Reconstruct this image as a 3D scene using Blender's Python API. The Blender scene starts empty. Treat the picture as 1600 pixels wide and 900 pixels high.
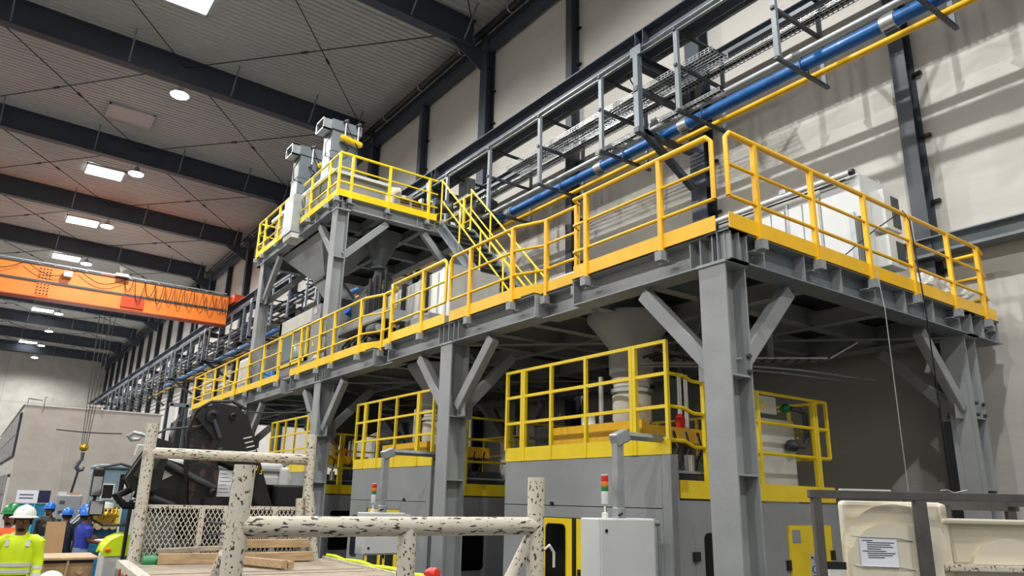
import bpy, bmesh, math, random
from mathutils import Vector as V, Matrix, noise as MN
random.seed(7)
SC = bpy.context.scene
COL = SC.collection
R = math.radians

# ------------------------------------------------------------------ camera
F_PX, YAW, PITCH, ROLL, CAM_H = 1145.24, R(35.531), R(16.197), R(1.328), 2.05
fwd = V((math.sin(YAW)*math.cos(PITCH), math.cos(YAW)*math.cos(PITCH), math.sin(PITCH)))
rgt = V((math.cos(YAW), -math.sin(YAW), 0)); upv = rgt.cross(fwd)
r2 = math.cos(ROLL)*rgt + math.sin(ROLL)*upv
u2 = -math.sin(ROLL)*rgt + math.cos(ROLL)*upv
cam = bpy.data.cameras.new('camera'); cam.sensor_width = 36; cam.lens = 36*F_PX/1600
cam.clip_start = .05; cam.clip_end = 400
camo = bpy.data.objects.new('camera', cam); COL.objects.link(camo)
camo.matrix_world = Matrix(((r2.x, u2.x, -fwd.x, 0), (r2.y, u2.y, -fwd.y, 0), (r2.z, u2.z, -fwd.z, CAM_H), (0, 0, 0, 1)))
SC.camera = camo
# ------------------------------------------------------------------ world, exposure, lamp power
W = bpy.data.worlds.new('world'); SC.world = W; W.use_nodes = True
W.node_tree.nodes['Background'].inputs[0].default_value = (.8, .88, 1, 1)
W.node_tree.nodes['Background'].inputs[1].default_value = .03
SC.view_settings.view_transform = 'Standard'; SC.view_settings.look = 'None'
SC.view_settings.gamma = 1; SC.view_settings.use_curve_mapping = False
SC.view_settings.exposure = 0.0
LAMP_W = 3500.0          # watts of each high bay lamp
SKYLIGHT_E = 9.0         # emission of the bright roof lights

# ------------------------------------------------------------------ materials
def lin(c): return tuple(((x/255)/12.92 if x/255 <= .04045 else ((x/255+.055)/1.055)**2.4) for x in c)
MATS = {}
def mat(name, c, rough=.5, metal=0, var=.12, scale=3.0, bump=0, bscale=40, emit=0, c2=None, thr=None, alpha=1, coat=0, stretch=None, trans=0):
    m = bpy.data.materials.new(name); m.use_nodes = True; nt = m.node_tree; N = nt.nodes; L = nt.links
    b = N['Principled BSDF']; c = lin(c) + (1,)
    b.inputs['Roughness'].default_value = rough; b.inputs['Metallic'].default_value = metal
    if coat: b.inputs['Coat Weight'].default_value = coat
    if trans: b.inputs['Transmission Weight'].default_value = trans
    if alpha < 1: b.inputs['Alpha'].default_value = alpha
    tc = N.new('ShaderNodeTexCoord'); mp = N.new('ShaderNodeMapping'); L.new(tc.outputs['Object'], mp.inputs[0])
    if stretch: mp.inputs['Scale'].default_value = stretch
    n = N.new('ShaderNodeTexNoise'); n.inputs['Scale'].default_value = scale; n.inputs['Detail'].default_value = 5
    L.new(mp.outputs[0], n.inputs['Vector'])
    rp = N.new('ShaderNodeValToRGB'); L.new(n.outputs[0], rp.inputs[0])
    if c2 is None:
        lo = tuple(max(0, x*(1-var)) for x in c[:3]) + (1,); hi = tuple(min(1, x*(1+var)) for x in c[:3]) + (1,)
        rp.color_ramp.elements[0].color = lo; rp.color_ramp.elements[1].color = hi
        rp.color_ramp.elements[0].position = .3; rp.color_ramp.elements[1].position = .7
    else:
        t = thr or .6
        rp.color_ramp.elements[0].color = c; rp.color_ramp.elements[0].position = t
        rp.color_ramp.elements[1].color = lin(c2) + (1,); rp.color_ramp.elements[1].position = t + .03
    L.new(rp.outputs[0], b.inputs['Base Color'])
    if bump:
        n2 = N.new('ShaderNodeTexNoise'); n2.inputs['Scale'].default_value = bscale; n2.inputs['Detail'].default_value = 4
        L.new(mp.outputs[0], n2.inputs['Vector'])
        bp = N.new('ShaderNodeBump'); bp.inputs['Strength'].default_value = bump; bp.inputs['Distance'].default_value = .02
        L.new(n2.outputs[0], bp.inputs['Height']); L.new(bp.outputs[0], b.inputs['Normal'])
    if emit:
        b.inputs['Emission Color'].default_value = c; b.inputs['Emission Strength'].default_value = emit
    MATS[name] = m
    return m
mat('floor', (62, 62, 62), .55, var=.2, scale=.6, bump=.15)
mat('panel', (190, 187, 181), .8, var=.1, scale=.8, bump=.6, bscale=2.6, stretch=(1, .35, 1.4))
mat('joint', (120, 116, 110), .9)
mat('deckroof', (190, 190, 188), .5, var=.06, scale=.3)
mat('rafter', (58, 66, 80), .55, var=.12, scale=1.5)
mat('darksteel', (62, 68, 76), .5, var=.15, scale=2)
mat('black', (18, 19, 22), .45, var=.2)
mat('rubber', (14, 14, 15), .8)
mat('rustblack', (24, 24, 26), .5, c2=(74, 54, 46), thr=.58, scale=9)
mat('steel', (146, 150, 153), .5, var=.09, scale=2.2, bump=.06, bscale=30)
mat('darkplate', (40, 42, 44), .6, var=.15, scale=2)
mat('steel_blue', (118, 127, 134), .45, var=.1, scale=2)
mat('runway', (104, 114, 124), .42, var=.15, scale=2)
mat('galv', (164, 169, 172), .4, metal=.5, var=.12, scale=6)
mat('silver', (205, 206, 204), .3, metal=.75, var=.08, scale=4)
mat('sheet', (200, 200, 196), .35, metal=.5, var=.18, scale=2.5, stretch=(1, 4, .4))
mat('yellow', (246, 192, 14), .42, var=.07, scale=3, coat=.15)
mat('yellow_far_lit', (246, 206, 22), .42, var=.07, scale=3, coat=.15)  # rail yellow again, with the paler far light put into its colour
mat('lemon', (246, 216, 20), .42, var=.06, scale=3, coat=.15)
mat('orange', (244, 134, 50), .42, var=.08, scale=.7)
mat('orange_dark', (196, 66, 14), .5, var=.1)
mat('blue', (16, 92, 160), .38, var=.06, scale=2, coat=.2)
mat('bluemetal', (38, 128, 172), .5, var=.15, scale=2)
mat('greyblue', (118, 142, 156), .45, var=.12, scale=2)
mat('machine', (146, 150, 153), .42, var=.1, scale=1.2, bump=.03, bscale=12)
mat('machine_dark', (72, 76, 80), .5, var=.12, scale=2)
mat('white', (206, 209, 210), .4, var=.03, scale=3)
mat('offwhite', (214, 214, 208), .5, var=.06)
mat('chipped', (212, 206, 192), .6, c2=(52, 40, 34), thr=.59, scale=48, stretch=(1, 1, .7), bump=.2, bscale=26)
mat('chipped_rail', (206, 200, 184), .6, c2=(58, 46, 40), thr=.58, scale=46, stretch=(.35, 1, 1.4), bump=.2, bscale=26)
mat('wood_bed', (170, 158, 142), .85, var=.3, scale=5, stretch=(1, 9, 4), bump=.4, bscale=18)
mat('timber', (186, 160, 126), .8, var=.25, scale=6, stretch=(.7, 7, 7), bump=.25, bscale=20)
mat('cardboard', (180, 146, 108), .85, var=.08, scale=4)
mat('paper', (232, 236, 246), .7, var=.02)
mat('ink', (70, 74, 92), .8, var=0)
mat('beige', (222, 216, 196), .45, var=.07, scale=1.6, bump=.06, bscale=5)
mat('rackgrey', (78, 74, 74), .55, var=.2, scale=6)
mat('glassdark', (12, 13, 15), .12, var=.2)
mat('glass', (160, 178, 190), .08, var=.05, alpha=.45)
mat('mirror', (190, 196, 200), .08, metal=.9, var=.02)
mat('tintwindow', (34, 38, 74), .2, var=.2, scale=.5)
mat('skylight', (255, 255, 252), .5, var=0, emit=SKYLIGHT_E)
mat('lens', (255, 252, 240), .5, var=0, emit=60)
mat('worklight', (255, 255, 250), .5, var=0, emit=14)
mat('hatch', (186, 188, 190), .5, var=.04)
mat('red', (204, 40, 28), .4, var=.05)
mat('amber', (232, 120, 24), .4, var=.05)
mat('green', (16, 120, 66), .4, var=.05)
mat('litgreen', (64, 230, 190), .4, var=0, emit=1.2)
mat('brass', (196, 160, 60), .35, metal=.7)
mat('plastic', (226, 228, 230), .18, var=.1, alpha=.8)
mat('olive', (52, 56, 46), .5, var=.3, scale=8)
mat('tarp', (52, 52, 54), .7, var=.2)
mat('skin', (126, 86, 64), .55, var=.05)
mat('lip', (104, 62, 52), .6)
mat('hair', (24, 20, 18), .7)
mat('hivis', (216, 240, 20), .65, var=.05, scale=8)
mat('hiorange', (244, 104, 48), .65, var=.05, scale=8)
mat('reflective', (196, 198, 196), .35, var=.05)
mat('navy', (26, 30, 48), .8, var=.15)
mat('royal', (40, 56, 160), .75, var=.1)
mat('jeans', (120, 142, 172), .8, var=.12, scale=9)
mat('hatwhite', (240, 240, 238), .3, var=.01, coat=.4)
mat('hatblue', (34, 112, 206), .3, var=.02, coat=.4)
mat('hatgreen', (24, 136, 66), .3, var=.02, coat=.4)
mat('cyanpanel', (60, 180, 210), .5, var=.05)

# ------------------------------------------------------------------ mesh builder
OFF = {}
def frame(d, up=(0, 0, 1)):
    d = V(d).normalized(); up = V(up)
    if abs(d.dot(up)) > .999: up = V((1, 0, 0)) if abs(d.x) < .9 else V((0, 1, 0))
    s = d.cross(up).normalized(); u = s.cross(d).normalized()
    return d, s, u
class MB:
    def __init__(s): s.v = []; s.f = []
    def add(s, vs, fs):
        b = len(s.v); s.v += [tuple(x) for x in vs]; s.f += [tuple(i+b for i in f) for f in fs]; return s
    def box(s, x0, x1, y0, y1, z0, z1):
        return s.add([(x0, y0, z0), (x1, y0, z0), (x1, y1, z0), (x0, y1, z0), (x0, y0, z1), (x1, y0, z1), (x1, y1, z1), (x0, y1, z1)],
                     [(3, 2, 1, 0), (4, 5, 6, 7), (0, 1, 5, 4), (1, 2, 6, 5), (2, 3, 7, 6), (3, 0, 4, 7)])
    def bar(s, p, q, w, h=None, up=(0, 0, 1)):
        h = h or w; p = V(p); q = V(q); d, a, u = frame(q-p, up); a = a*w/2; u = u*h/2
        return s.add([p-a-u, p+a-u, p+a+u, p-a+u, q-a-u, q+a-u, q+a+u, q-a+u],
                     [(0, 1, 2, 3), (7, 6, 5, 4), (0, 4, 5, 1), (1, 5, 6, 2), (2, 6, 7, 3), (3, 7, 4, 0)])
    def ext(s, poly, p, q, up=(0, 0, 1)):
        # extrude a 2D profile (side, up) from p to q
        p = V(p); q = V(q); d, a, u = frame(q-p, up); n = len(poly)
        vs = [p+a*x+u*y for x, y in poly] + [q+a*x+u*y for x, y in poly]
        fs = [tuple(range(n)), tuple(range(2*n-1, n-1, -1))] + [(i, n+i, n+(i+1) % n, (i+1) % n) for i in range(n)]
        return s.add(vs, fs)
    def hsec(s, p, q, w, h, tf=.018, tw=.012, up=(0, 0, 1)):
        a, b, c, e = w/2, h/2, h/2-tf, tw/2
        return s.ext([(-a, -b), (a, -b), (a, -c), (e, -c), (e, c), (a, c), (a, b), (-a, b), (-a, c), (-e, c), (-e, -c), (-a, -c)], p, q, up)
    def chan(s, p, q, w, h, t=.012, up=(0, 0, 1)):
        a, b = w, h/2
        return s.ext([(0, -b), (a, -b), (a, -b+t), (t, -b+t), (t, b-t), (a, b-t), (a, b), (0, b)], p, q, up)
    def ttube(s, pts, rs, n=10, caps=True, sq=(1, 1)):
        pts = [V(p) for p in pts]; m = len(pts)
        if not hasattr(rs, '__len__'): rs = [rs]*m
        dirs = [(pts[min(i+1, m-1)]-pts[max(i-1, 0)]).normalized() for i in range(m)]
        d, a, u = frame(pts[1]-pts[0]); vs = []
        for i in range(m):
            dd = dirs[i]; a = (a-dd*a.dot(dd)).normalized(); u = a.cross(dd)
            k = 1
            if 0 < i < m-1:
                c = (pts[i]-pts[i-1]).normalized().dot(dd); k = 1/max(.5, c)
            for j in range(n):
                t = 2*math.pi*j/n
                vs.append(pts[i]+(a*math.cos(t)*sq[0]+u*math.sin(t)*sq[1])*rs[i]*(k if k < 1.35 else 1.35))
        fs = [(i*n+j, i*n+(j+1) % n, (i+1)*n+(j+1) % n, (i+1)*n+j) for i in range(m-1) for j in range(n)]
        if caps: fs += [tuple(range(n-1, -1, -1)), tuple((m-1)*n+j for j in range(n))]
        return s.add(vs, fs)
    def cyl(s, p, q, r, r1=None, n=14): return s.ttube([p, q], [r, r if r1 is None else r1], n)
    def lathe(s, prof, c, n=20, sx=1, sy=1):
        c = V(c); m = len(prof)
        vs = [c+V((r*math.cos(2*math.pi*j/n)*sx, r*math.sin(2*math.pi*j/n)*sy, z)) for r, z in prof for j in range(n)]
        fs = [(i*n+j, i*n+(j+1) % n, (i+1)*n+(j+1) % n, (i+1)*n+j) for i in range(m-1) for j in range(n)]
        fs += [tuple(range(n-1, -1, -1)), tuple((m-1)*n+j for j in range(n))]
        return s.add(vs, fs)
    def rings(s, rr, n=16):
        # rr: list of (centre, rx, ry) horizontal ellipses
        vs = [V(c)+V((rx*math.cos(2*math.pi*j/n), ry*math.sin(2*math.pi*j/n), 0)) for c, rx, ry in rr for j in range(n)]
        m = len(rr)
        fs = [(i*n+j, i*n+(j+1) % n, (i+1)*n+(j+1) % n, (i+1)*n+j) for i in range(m-1) for j in range(n)]
        fs += [tuple(range(n-1, -1, -1)), tuple((m-1)*n+j for j in range(n))]
        return s.add(vs, fs)
    def ball(s, c, r, sx=1, sy=1, sz=1, n=12, m=8):
        prof = [(max(1e-4, r*math.sin(math.pi*i/m)), -r*math.cos(math.pi*i/m)*sz) for i in range(m+1)]
        return s.lathe(prof, c, n, sx, sy)
    def lump(s, c, rx, ry, rz, seed=0, amp=.35, fr=1.8, n=20, m=12):
        c = V(c); vs = []
        for i in range(m+1):
            for j in range(n):
                a, b = math.pi*i/m, 2*math.pi*j/n
                d = V((math.sin(a)*math.cos(b), math.sin(a)*math.sin(b), -math.cos(a)))
                k = 1+amp*MN.noise(d*fr+V((seed*3.1, seed, 0)))+amp*.5*MN.noise(d*fr*3+V((seed, 9, 0)))
                vs.append(c+V((d.x*rx*k, d.y*ry*k, d.z*rz*k)))
        fs = [(i*n+j, i*n+(j+1) % n, (i+1)*n+(j+1) % n, (i+1)*n+j) for i in range(m) for j in range(n)]
        return s.add(vs, fs)
    def build(s, name, m, parent=None, smooth=False, bevel=0, label=None, base=None):
        off = V(OFF.get(parent.name, (0, 0, 0))) if parent else V(base or (0, 0, 0))
        me = bpy.data.meshes.new(name)
        me.from_pydata([tuple(V(p)-off) for p in s.v], [], s.f); me.update()
        me.materials.append(MATS[m])
        if smooth:
            me.polygons.foreach_set('use_smooth', [True]*len(me.polygons))
            me.set_sharp_from_angle(angle=R(40))
        o = bpy.data.objects.new(name, me); COL.objects.link(o)
        if parent: o.parent = parent
        else: o.location = off
        OFF[o.name] = tuple(off)
        if bevel:
            b = o.modifiers.new('bevel', 'BEVEL'); b.width = bevel; b.segments = 2; b.limit_method = 'ANGLE'
        if label: o['label'] = label
        return o
def tag(o, label, cat, group=None):
    o['label'] = label; o['category'] = cat
    if group: o['group'] = group
    return o
def thing(name, label, cat, loc=(0, 0, 0), rz=0, group=None, local=False):
    o = bpy.data.objects.new(name, None); COL.objects.link(o); o.location = loc; o.rotation_euler = (0, 0, rz)
    o.empty_display_size = .2
    OFF[o.name] = (0, 0, 0) if local else tuple(loc)
    return tag(o, label, cat, group)
def struct(o): o['kind'] = 'structure'; return o
def stuff(o): o['kind'] = 'stuff'; return o
ORD = ['nearest', 'second', 'third', 'fourth', 'fifth', 'sixth', 'seventh', 'eighth', 'ninth', 'tenth', 'eleventh', 'twelfth', 'thirteenth', 'fourteenth', 'fifteenth']
def B(*a): return MB().box(*a)
def textmesh(name, body, size, m, parent, loc, rot, label=None):
    cu = bpy.data.curves.new(name, 'FONT'); cu.body = body; cu.size = size; cu.extrude = .002
    cu.align_x = 'CENTER'; cu.align_y = 'CENTER'
    t = bpy.data.objects.new(name, cu); me = bpy.data.meshes.new_from_object(t); bpy.data.objects.remove(t)
    me.materials.clear(); me.materials.append(MATS[m])
    o = bpy.data.objects.new(name, me); COL.objects.link(o); o.parent = parent
    o.location = V(loc)-V(OFF.get(parent.name, (0, 0, 0))); o.rotation_euler = rot
    if label: o['label'] = label
    return o

# ------------------------------------------------------------------ hall
XW, XL, Y0, Y1 = 12.75, -20.0, -14.0, 110.0
XR, ZR, SL = -3.6, 18.95, .025
def zroof(x): return ZR-SL*abs(x-XR)
BAY = 9.3
BIG = [10.1+BAY*k for k in range(-2, 11)]
POST = [5.45+BAY*k for k in range(-1, 12)]

struct(B(XL-.3, XW+.3, Y0-.3, Y1+.3, -.2, 0).build('floor', 'floor'))
wr = struct(B(XW+.03, XW+.3, Y0, Y1, 0, 19).build('wall_right', 'joint'))
ys = [Y0]+sorted([y for y in BIG+POST if Y0 < y < Y1])+[Y1]
for a, b in zip(ys[:-1], ys[1:]):
    for z0, z1 in ((0, 6.3), (6.3, 12.5), (12.5, 18.6)):
        B(XW, XW+.06, a+.006, b-.006, z0+.006, z1-.006).build('panel', 'panel', wr)
wf = struct(B(XL, XW, Y1, Y1+.3, 0, 19).build('wall_far', 'joint'))
for i in range(6):
    for z0, z1 in ((0, 6.3), (6.3, 12.5), (12.5, 18.6)):
        x0 = XL+i*(XW-XL)/6; x1 = XL+(i+1)*(XW-XL)/6
        B(x0+.01, x1-.01, Y1-.06, Y1+.02, z0+.01, z1-.01).build('panel', 'panel', wf)
struct(B(XL-.3, XL, Y0, Y1, 0, 19).build('wall_left', 'panel'))
struct(B(XL, XW, Y0-.3, Y0, 0, 19).build('wall_back', 'panel'))
# corrugated roof deck, ribs running across the hall
mb = MB(); P = .25; prof = []
y = Y0
while y < Y1:
    dz = .0 if int(round((y-Y0)/P)) % 3 else .012
    prof += [(y, -dz), (y+.11, -dz), (y+.13, .06), (y+.23, .06)]; y += P
prof = prof[:4*int((Y1-Y0)/P)]
n = len(prof)
vs = [(x, py, zroof(x)+pz) for x in (XL, XR, XW) for py, pz in prof]
fs = [(c*n+i, c*n+i+1, (c+1)*n+i+1, (c+1)*n+i) for c in range(2) for i in range(n-1)]
struct(mb.add(vs, fs).build('ceiling', 'deckroof'))
struct(B(XL, XW+.3, Y0, Y1, 19.1, 19.3).build('trim_1', 'joint'))

def wall_column(y, big, i):
    nm = 'wall column' if big else 'wall post'
    lab = ('%s wide dark H-section wall column carrying a roof beam' if big else '%s slim dark wall post with bolted clips between two wide columns') % ORD[i]
    t = thing('wall_column' if big else 'wall_post', lab, 'column', (XW, y, 0), group='wide wall columns' if big else 'slim wall posts')
    if big:
        MB().hsec((12.56, y, 0), (12.56, y, 18.2), .42, .37, .03, .02, up=(1, 0, 0)).build('shaft', 'rafter', t)
        for z in (9.0, 11.4, 16.9): B(12.39, 12.74, y-.2, y+.2, z, z+.025).build('stiffener', 'rafter', t)
    else:
        MB().hsec((12.58, y, 0), (12.58, y, 17.6), .26, .32, .02, .014, up=(1, 0, 0)).build('shaft', 'darksteel' if i < 2 else 'rafter', t)
    for k in range(9 if y < 40 else 0):
        z = 5.9+1.25*k
        B(12.66, 12.73, y-(.34 if big else .26), y-.1, z, z+.05).build('clip', 'black', t)
for i, y in enumerate([y for y in BIG if y > 0]): wall_column(y, True, i)
for i, y in enumerate([y for y in POST if y > 0 and y < 108]): wall_column(y, False, i)
# eave beam and rain pipe
tag(MB().hsec((12.45, Y0+.05, 17.75), (12.45, Y1-.1, 17.75), .3, .5, .025, .02).build('eave_beam', 'rafter'), 'dark eave beam running along the top of the panel wall', 'beam')
t = thing('drain_pipe', 'black drain pipe with pale clamps along the eave', 'pipe', (12.05, Y0, 18.15))
MB().cyl((12.05, Y0+.1, 17.98), (12.05, Y1-.1, 17.98), .13).build('pipe', 'black', t, True)
for k in range(24):
    yy = 8+k*3.1
    MB().cyl((12.05, yy, 17.98), (12.05, yy+.06, 17.98), .15).build('clamp', 'galv', t, True)
t = thing('down_pipe', 'black bent downpipe on the wall below the crane', 'pipe', (12.4, 65, 6))
MB().ttube([(12.05, 59.2, 17.84), (12.1, 59.1, 17.3), (12.3, 58.9, 16.7), (12.3, 58.9, 6)], .13, 8).build('pipe', 'black', t, True)

# roof beams
for i, y in enumerate(BIG[2:]):
    t = thing('roof_beam', ('%s deep dark roof beam across the hall with fly braces' % ORD[i-1]) if i else 'deep dark roof beam above the camera, out of the picture', 'beam', (0, y, 17.6), group='roof beams')
    for xa, xb in ((XR, 11.88), (XL, XR)):
        pa = (xa, y, zroof(xa)-.56); pb = (xb, y, zroof(xb)-.56)
        MB().hsec(pa, pb, .4, 1.06, .03, .02).build('girder', 'rafter', t)
    MB().ext([(-.1, 0), (-1.7, 0), (-.1, -.9)], (12.4, y-.02, 17.62), (12.4, y+.02, 17.62)).build('haunch', 'rafter', t)
    for x in (-9.2, -5.4, -1.6, 2.2, 6.0, 9.3, 11.4):
        z = zroof(x)
        MB().bar((x, y-.2, z-1.02), (x, y-1.05, z-.03), .05, .05).build('fly_brace', 'runway', t)
allb = BIG[1:]
XN = [-18, -10.4, -3.0, 4.2, 11.9]
for i in range(len(allb)-1):
    ya, yb = allb[i], allb[i+1]
    if yb < 15: continue
    t = thing('roof_bracing', '%s set of crossed tie rods under the roof deck' % ORD[i-1], 'bracing', (4, ya, 18.2), group='crossed roof tie rods')
    for xa, xb in zip(XN[1:-1], XN[2:]):
        for (p, q) in (((xa, ya), (xb, yb)), ((xb, ya), (xa, yb))):
            a = V((p[0], p[1], zroof(p[0])-.35)); b = V((q[0], q[1], zroof(q[0])-.35))
            MB().cyl(a, b, .022, n=6).build('tie_rod', 'black', t)
            c = a.lerp(b, .56); d = (b-a).normalized()
            MB().cyl(c-d*.14, c+d*.14, .05, n=8).build('turnbuckle', 'black', t)

# roof lights
for i, (y, on) in enumerate(((24.4, 1), (35.1, 0), (42.8, 1), (52.2, 1), (61.6, 1), (71.5, 1), (82.2, 1), (92.4, 0), (102.0, 1))):
    zz = zroof(3.1)-.05
    t = thing('skylight' if on else 'roof_hatch', ('%s bright rectangular roof light in the ceiling' % ORD[i]) if on else 'unlit grey roof hatch between the roof beams, %s panel of the row' % ORD[i], 'skylight', (3.1, y, zz), group='roof lights')
    B(2.3, 4.05, y-.7, y+.7, zz-.03, zz+.02).build('pane', 'skylight' if on else 'hatch', t)
    mb = MB()
    for a in ((2.22, 2.3, y-.78, y+.78), (4.05, 4.13, y-.78, y+.78), (2.22, 4.13, y-.78, y-.7), (2.22, 4.13, y+.7, y+.78)): mb.box(*a, zz-.06, zz+.04)
    mb.build('frame', 'hatch', t)

# high bay lamps
def bay_lamp(x, y, i, row):
    z = 17.15
    t = thing('high_bay_lamp', ('%s round high bay lamp hanging from a roof beam, %s' % (ORD[i-4], row)) if i > 3 else 'round high bay lamp above the camera, %s' % row, 'lamp', (x, y, z), group='high bay lamps, '+row)
    MB().cyl((x, y, z+.35), (x, y, zroof(x)-1.1), .02, n=6).build('rod', 'darksteel', t)
    MB().lathe([(.06, .36), (.1, .34), (.12, .2), (.34, .05), (.36, 0), (.34, .0), (.33, .03)], (x, y, z), 18).build('reflector', 'galv', t, True)
    MB().lathe([(.32, -.03), (.325, .0), (.3, .02)], (x, y, z), 18).build('lens', 'lens', t, True)
    l = bpy.data.lights.new('lamp_light', 'SPOT'); l.energy = LAMP_W; l.spot_size = R(168); l.spot_blend = .42; l.shadow_soft_size = .13
    l.color = (1, .985, .955)
    o = bpy.data.objects.new('lamp_light', l); COL.objects.link(o); o.parent = t; o.location = (0, 0, -.1)
for i, y in enumerate([-8.5, .8]+BIG[2:]):
    bay_lamp(4.15, y, i, 'right-hand row')
for i, y in enumerate([-8.5, .8]+BIG[2:]):
    bay_lamp(-11.4, y, i, 'left-hand row')

# ------------------------------------------------------------------ crane runway, pipe rack and pipes
t = thing('crane_runway', 'dark grey crane runway beam high along the right wall', 'beam', (10.75, Y0, 11.3))
MB().hsec((10.8, Y0+.1, 12.13), (10.8, Y1-6, 12.13), .44, .54, .03, .02).build('main_beam', 'rafter', t)
B(10.74, 10.82, Y0+.1, Y1-6, 12.4, 12.47).build('rail', 'darksteel', t)
MB().chan((10.58, Y0+.1, 11.79), (10.58, Y1-6, 11.79), -.08, .15).build('front_channel', 'galv', t)
MB().chan((11.2, Y0+.1, 11.9), (11.2, Y1-6, 11.9), -.06, .13).build('slotted_channel', 'galv', t)
MB().hsec((12.08, Y0+.1, 11.8), (12.08, Y1-6, 11.8), .2, .26, .015, .012).build('rear_beam', 'runway', t)
for k, y in enumerate(BIG[1:]):
    if y > 100: continue
    MB().hsec((10.55, y, 11.55), (12.36, y, 11.55), .2, .28).build('bracket', 'darksteel', t)
    MB().bar((10.62, y, 9.9), (12.2, y, 8.95), .14, .14).build('bracket_brace', 'darksteel', t)
    B(10.45, 10.49, y-.16, y+.16, 11.68, 11.92).build('splice_plate', 'runway', t)
    for d in (-.12, .12): B(10.58, 10.77, y+d-.008, y+d+.008, 11.9, 12.36).build('web_stiffener', 'rafter', t)
pr = thing('pipe_rack', 'grey hanging frames under the crane runway carrying pipes and trays', 'rack', (11, Y0, 9.8))
k = -3
while True:
    y = 8.95+2.33*k; k += 1
    if y > 88: break
    w = .07
    B(10.46, 10.54, y-.05, y+.05, 9.82, 11.72).build('hanger', 'steel_blue' if y < 20 else 'runway', pr)
    B(11.95, 12.01, y-.04, y+.04, 9.82, 11.66).build('hanger', 'runway', pr)
    for z in (9.8, 10.86, 11.72):
        if z > 11 and y > 40: continue
        MB().bar((10.42, y, z), (12.08, y, z), .07, .06).build('cross_arm', 'darksteel', pr)
for y in BIG[1:8]:
    B(10.44, 10.58, y-.07, y+.07, 9.8, 11.7).build('post', 'runway', pr)
    MB().bar((10.42, y, 9.84), (12.2, y, 9.84), .14, .12).build('cross_arm', 'darksteel', pr)
    MB().bar((10.42, y, 10.84), (12.2, y, 10.84), .12, .12).build('cross_arm', 'darksteel', pr)
# wire basket trays
def basket(x0, x1, z, ya, yb, h, lab, st=.1):
    t = thing('cable_tray', lab, 'cable tray', ((x0+x1)/2, ya, z), group='wire basket cable trays')
    mb = MB(); w = .011
    n = max(3, int((x1-x0)/.08)+1)
    for i in range(n):
        x = x0+(x1-x0)*i/(n-1); mb.box(x-w/2, x+w/2, ya, yb, z, z+w)
    for x in (x0, x1):
        for q in (.5, 1): mb.box(x-w/2, x+w/2, ya, yb, z+h*q, z+h*q+w)
    y = ya
    while y < yb:
        mb.box(x0, x1, y, y+w, z, z+w)
        for x in (x0, x1): mb.box(x-w/2, x+w/2, y, y+w, z, z+h)
        y += st
    stuff(mb.build('wire_mesh', 'galv', t))
    mb = MB()
    for i in range(4):
        x = x0+(x1-x0)*(i+.8)/5
        mb.ttube([(x+.02*math.sin(j*1.3+i), ya+(yb-ya)*j/14, z+.035) for j in range(15)], .016, 6)
    mb.build('cables', 'black', t, True)
basket(10.72, 11.2, 10.92, 8.2, 15.4, .11, 'wide wire basket cable tray ending near the first pipe frame')
basket(11.34, 11.62, 10.95, Y0+8, 34, .1, 'long narrow wire basket cable tray behind the pipes')
basket(10.6, 10.78, 9.86, 8.0, 9.6, .07, 'short wire basket beside the silver pipe, near the camera')
basket(10.6, 10.78, 9.86, 10.3, 11.6, .07, 'short wire basket beside the silver pipe, behind the wide post')
# cable bundles in the far rack
for i in range(4):
    x = 10.7+.33*i
    tag(MB().ttube([(x+.04*math.sin(j), 34+j*5, 10.82+.03*math.sin(j*2+i)) for j in range(11)], .06, 6).build('cable_bundle', 'black', None, True), ['black cable bundle at the outer edge of the far pipe rack', 'black cable bundle next to the outer one on the far pipe rack', 'black cable bundle third from the outer edge of the far pipe rack', 'black cable bundle closest to the wall on the far pipe rack'][i], 'cable', 'far cable bundles')
# pipes
t = thing('silver_pipe', 'bare silver pipe on the front of the pipe rack', 'pipe', (10.86, 0, 9.95))
MB().cyl((10.86, Y0+2, 9.95), (10.86, 16.9, 9.95), .065).build('pipe', 'galv', t, True)
for y in (1.9, 6.6, 11.2, 13.6): MB().cyl((10.86, y-.06, 9.95), (10.86, y+.06, 9.95), .075).build('sleeve', 'silver', t, True)
t = thing('blue_pipe', 'thick blue pipe with metal couplings on the pipe rack', 'pipe', (11.3, 0, 9.97))
MB().cyl((11.3, Y0+2, 9.98), (11.3, 62, 9.98), .125, n=20).build('pipe', 'blue', t, True)
for y in (-1, 5.0, 9.5, 12.2, 16.0, 24.2, 33, 42):
    MB().cyl((11.3, y-.12, 9.98), (11.3, y+.12, 9.98), .145, n=20).build('coupling', 'silver', t, True)
    for s in (-1, 1): B(11.27, 11.33, y-.1, y+.1, 9.98+s*.16-.02, 9.98+s*.16+.02).build('clamp_bolt', 'darksteel', t)
for k in range(9): MB().ttube([(11.16, 6.62+2.33*k, 9.82), (11.16, 6.62+2.33*k, 10.02), (11.22, 6.62+2.33*k, 10.12), (11.38, 6.62+2.33*k, 10.12), (11.44, 6.62+2.33*k, 10.02), (11.44, 6.62+2.33*k, 9.82)], .012, 6).build('u_bolt', 'darksteel', t)
t = thing('yellow_gas_pipe', 'slim yellow gas pipe beside the thick blue pipe', 'pipe', (11.68, 0, 9.92))
MB().cyl((11.68, Y0+2, 9.92), (11.68, 70, 9.92), .06).build('pipe', 'yellow', t, True)
t = thing('pipe_valve', 'chrome hose valve on the blue pipe by the wide post', 'valve', (11.1, 10.0, 10))
MB().ttube([(11.05, 10.3, 10.12), (10.98, 10.2, 10.22), (11.02, 10.08, 10.3), (11.1, 9.95, 10.2)], .03, 8).build('body', 'silver', t, True)
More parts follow.
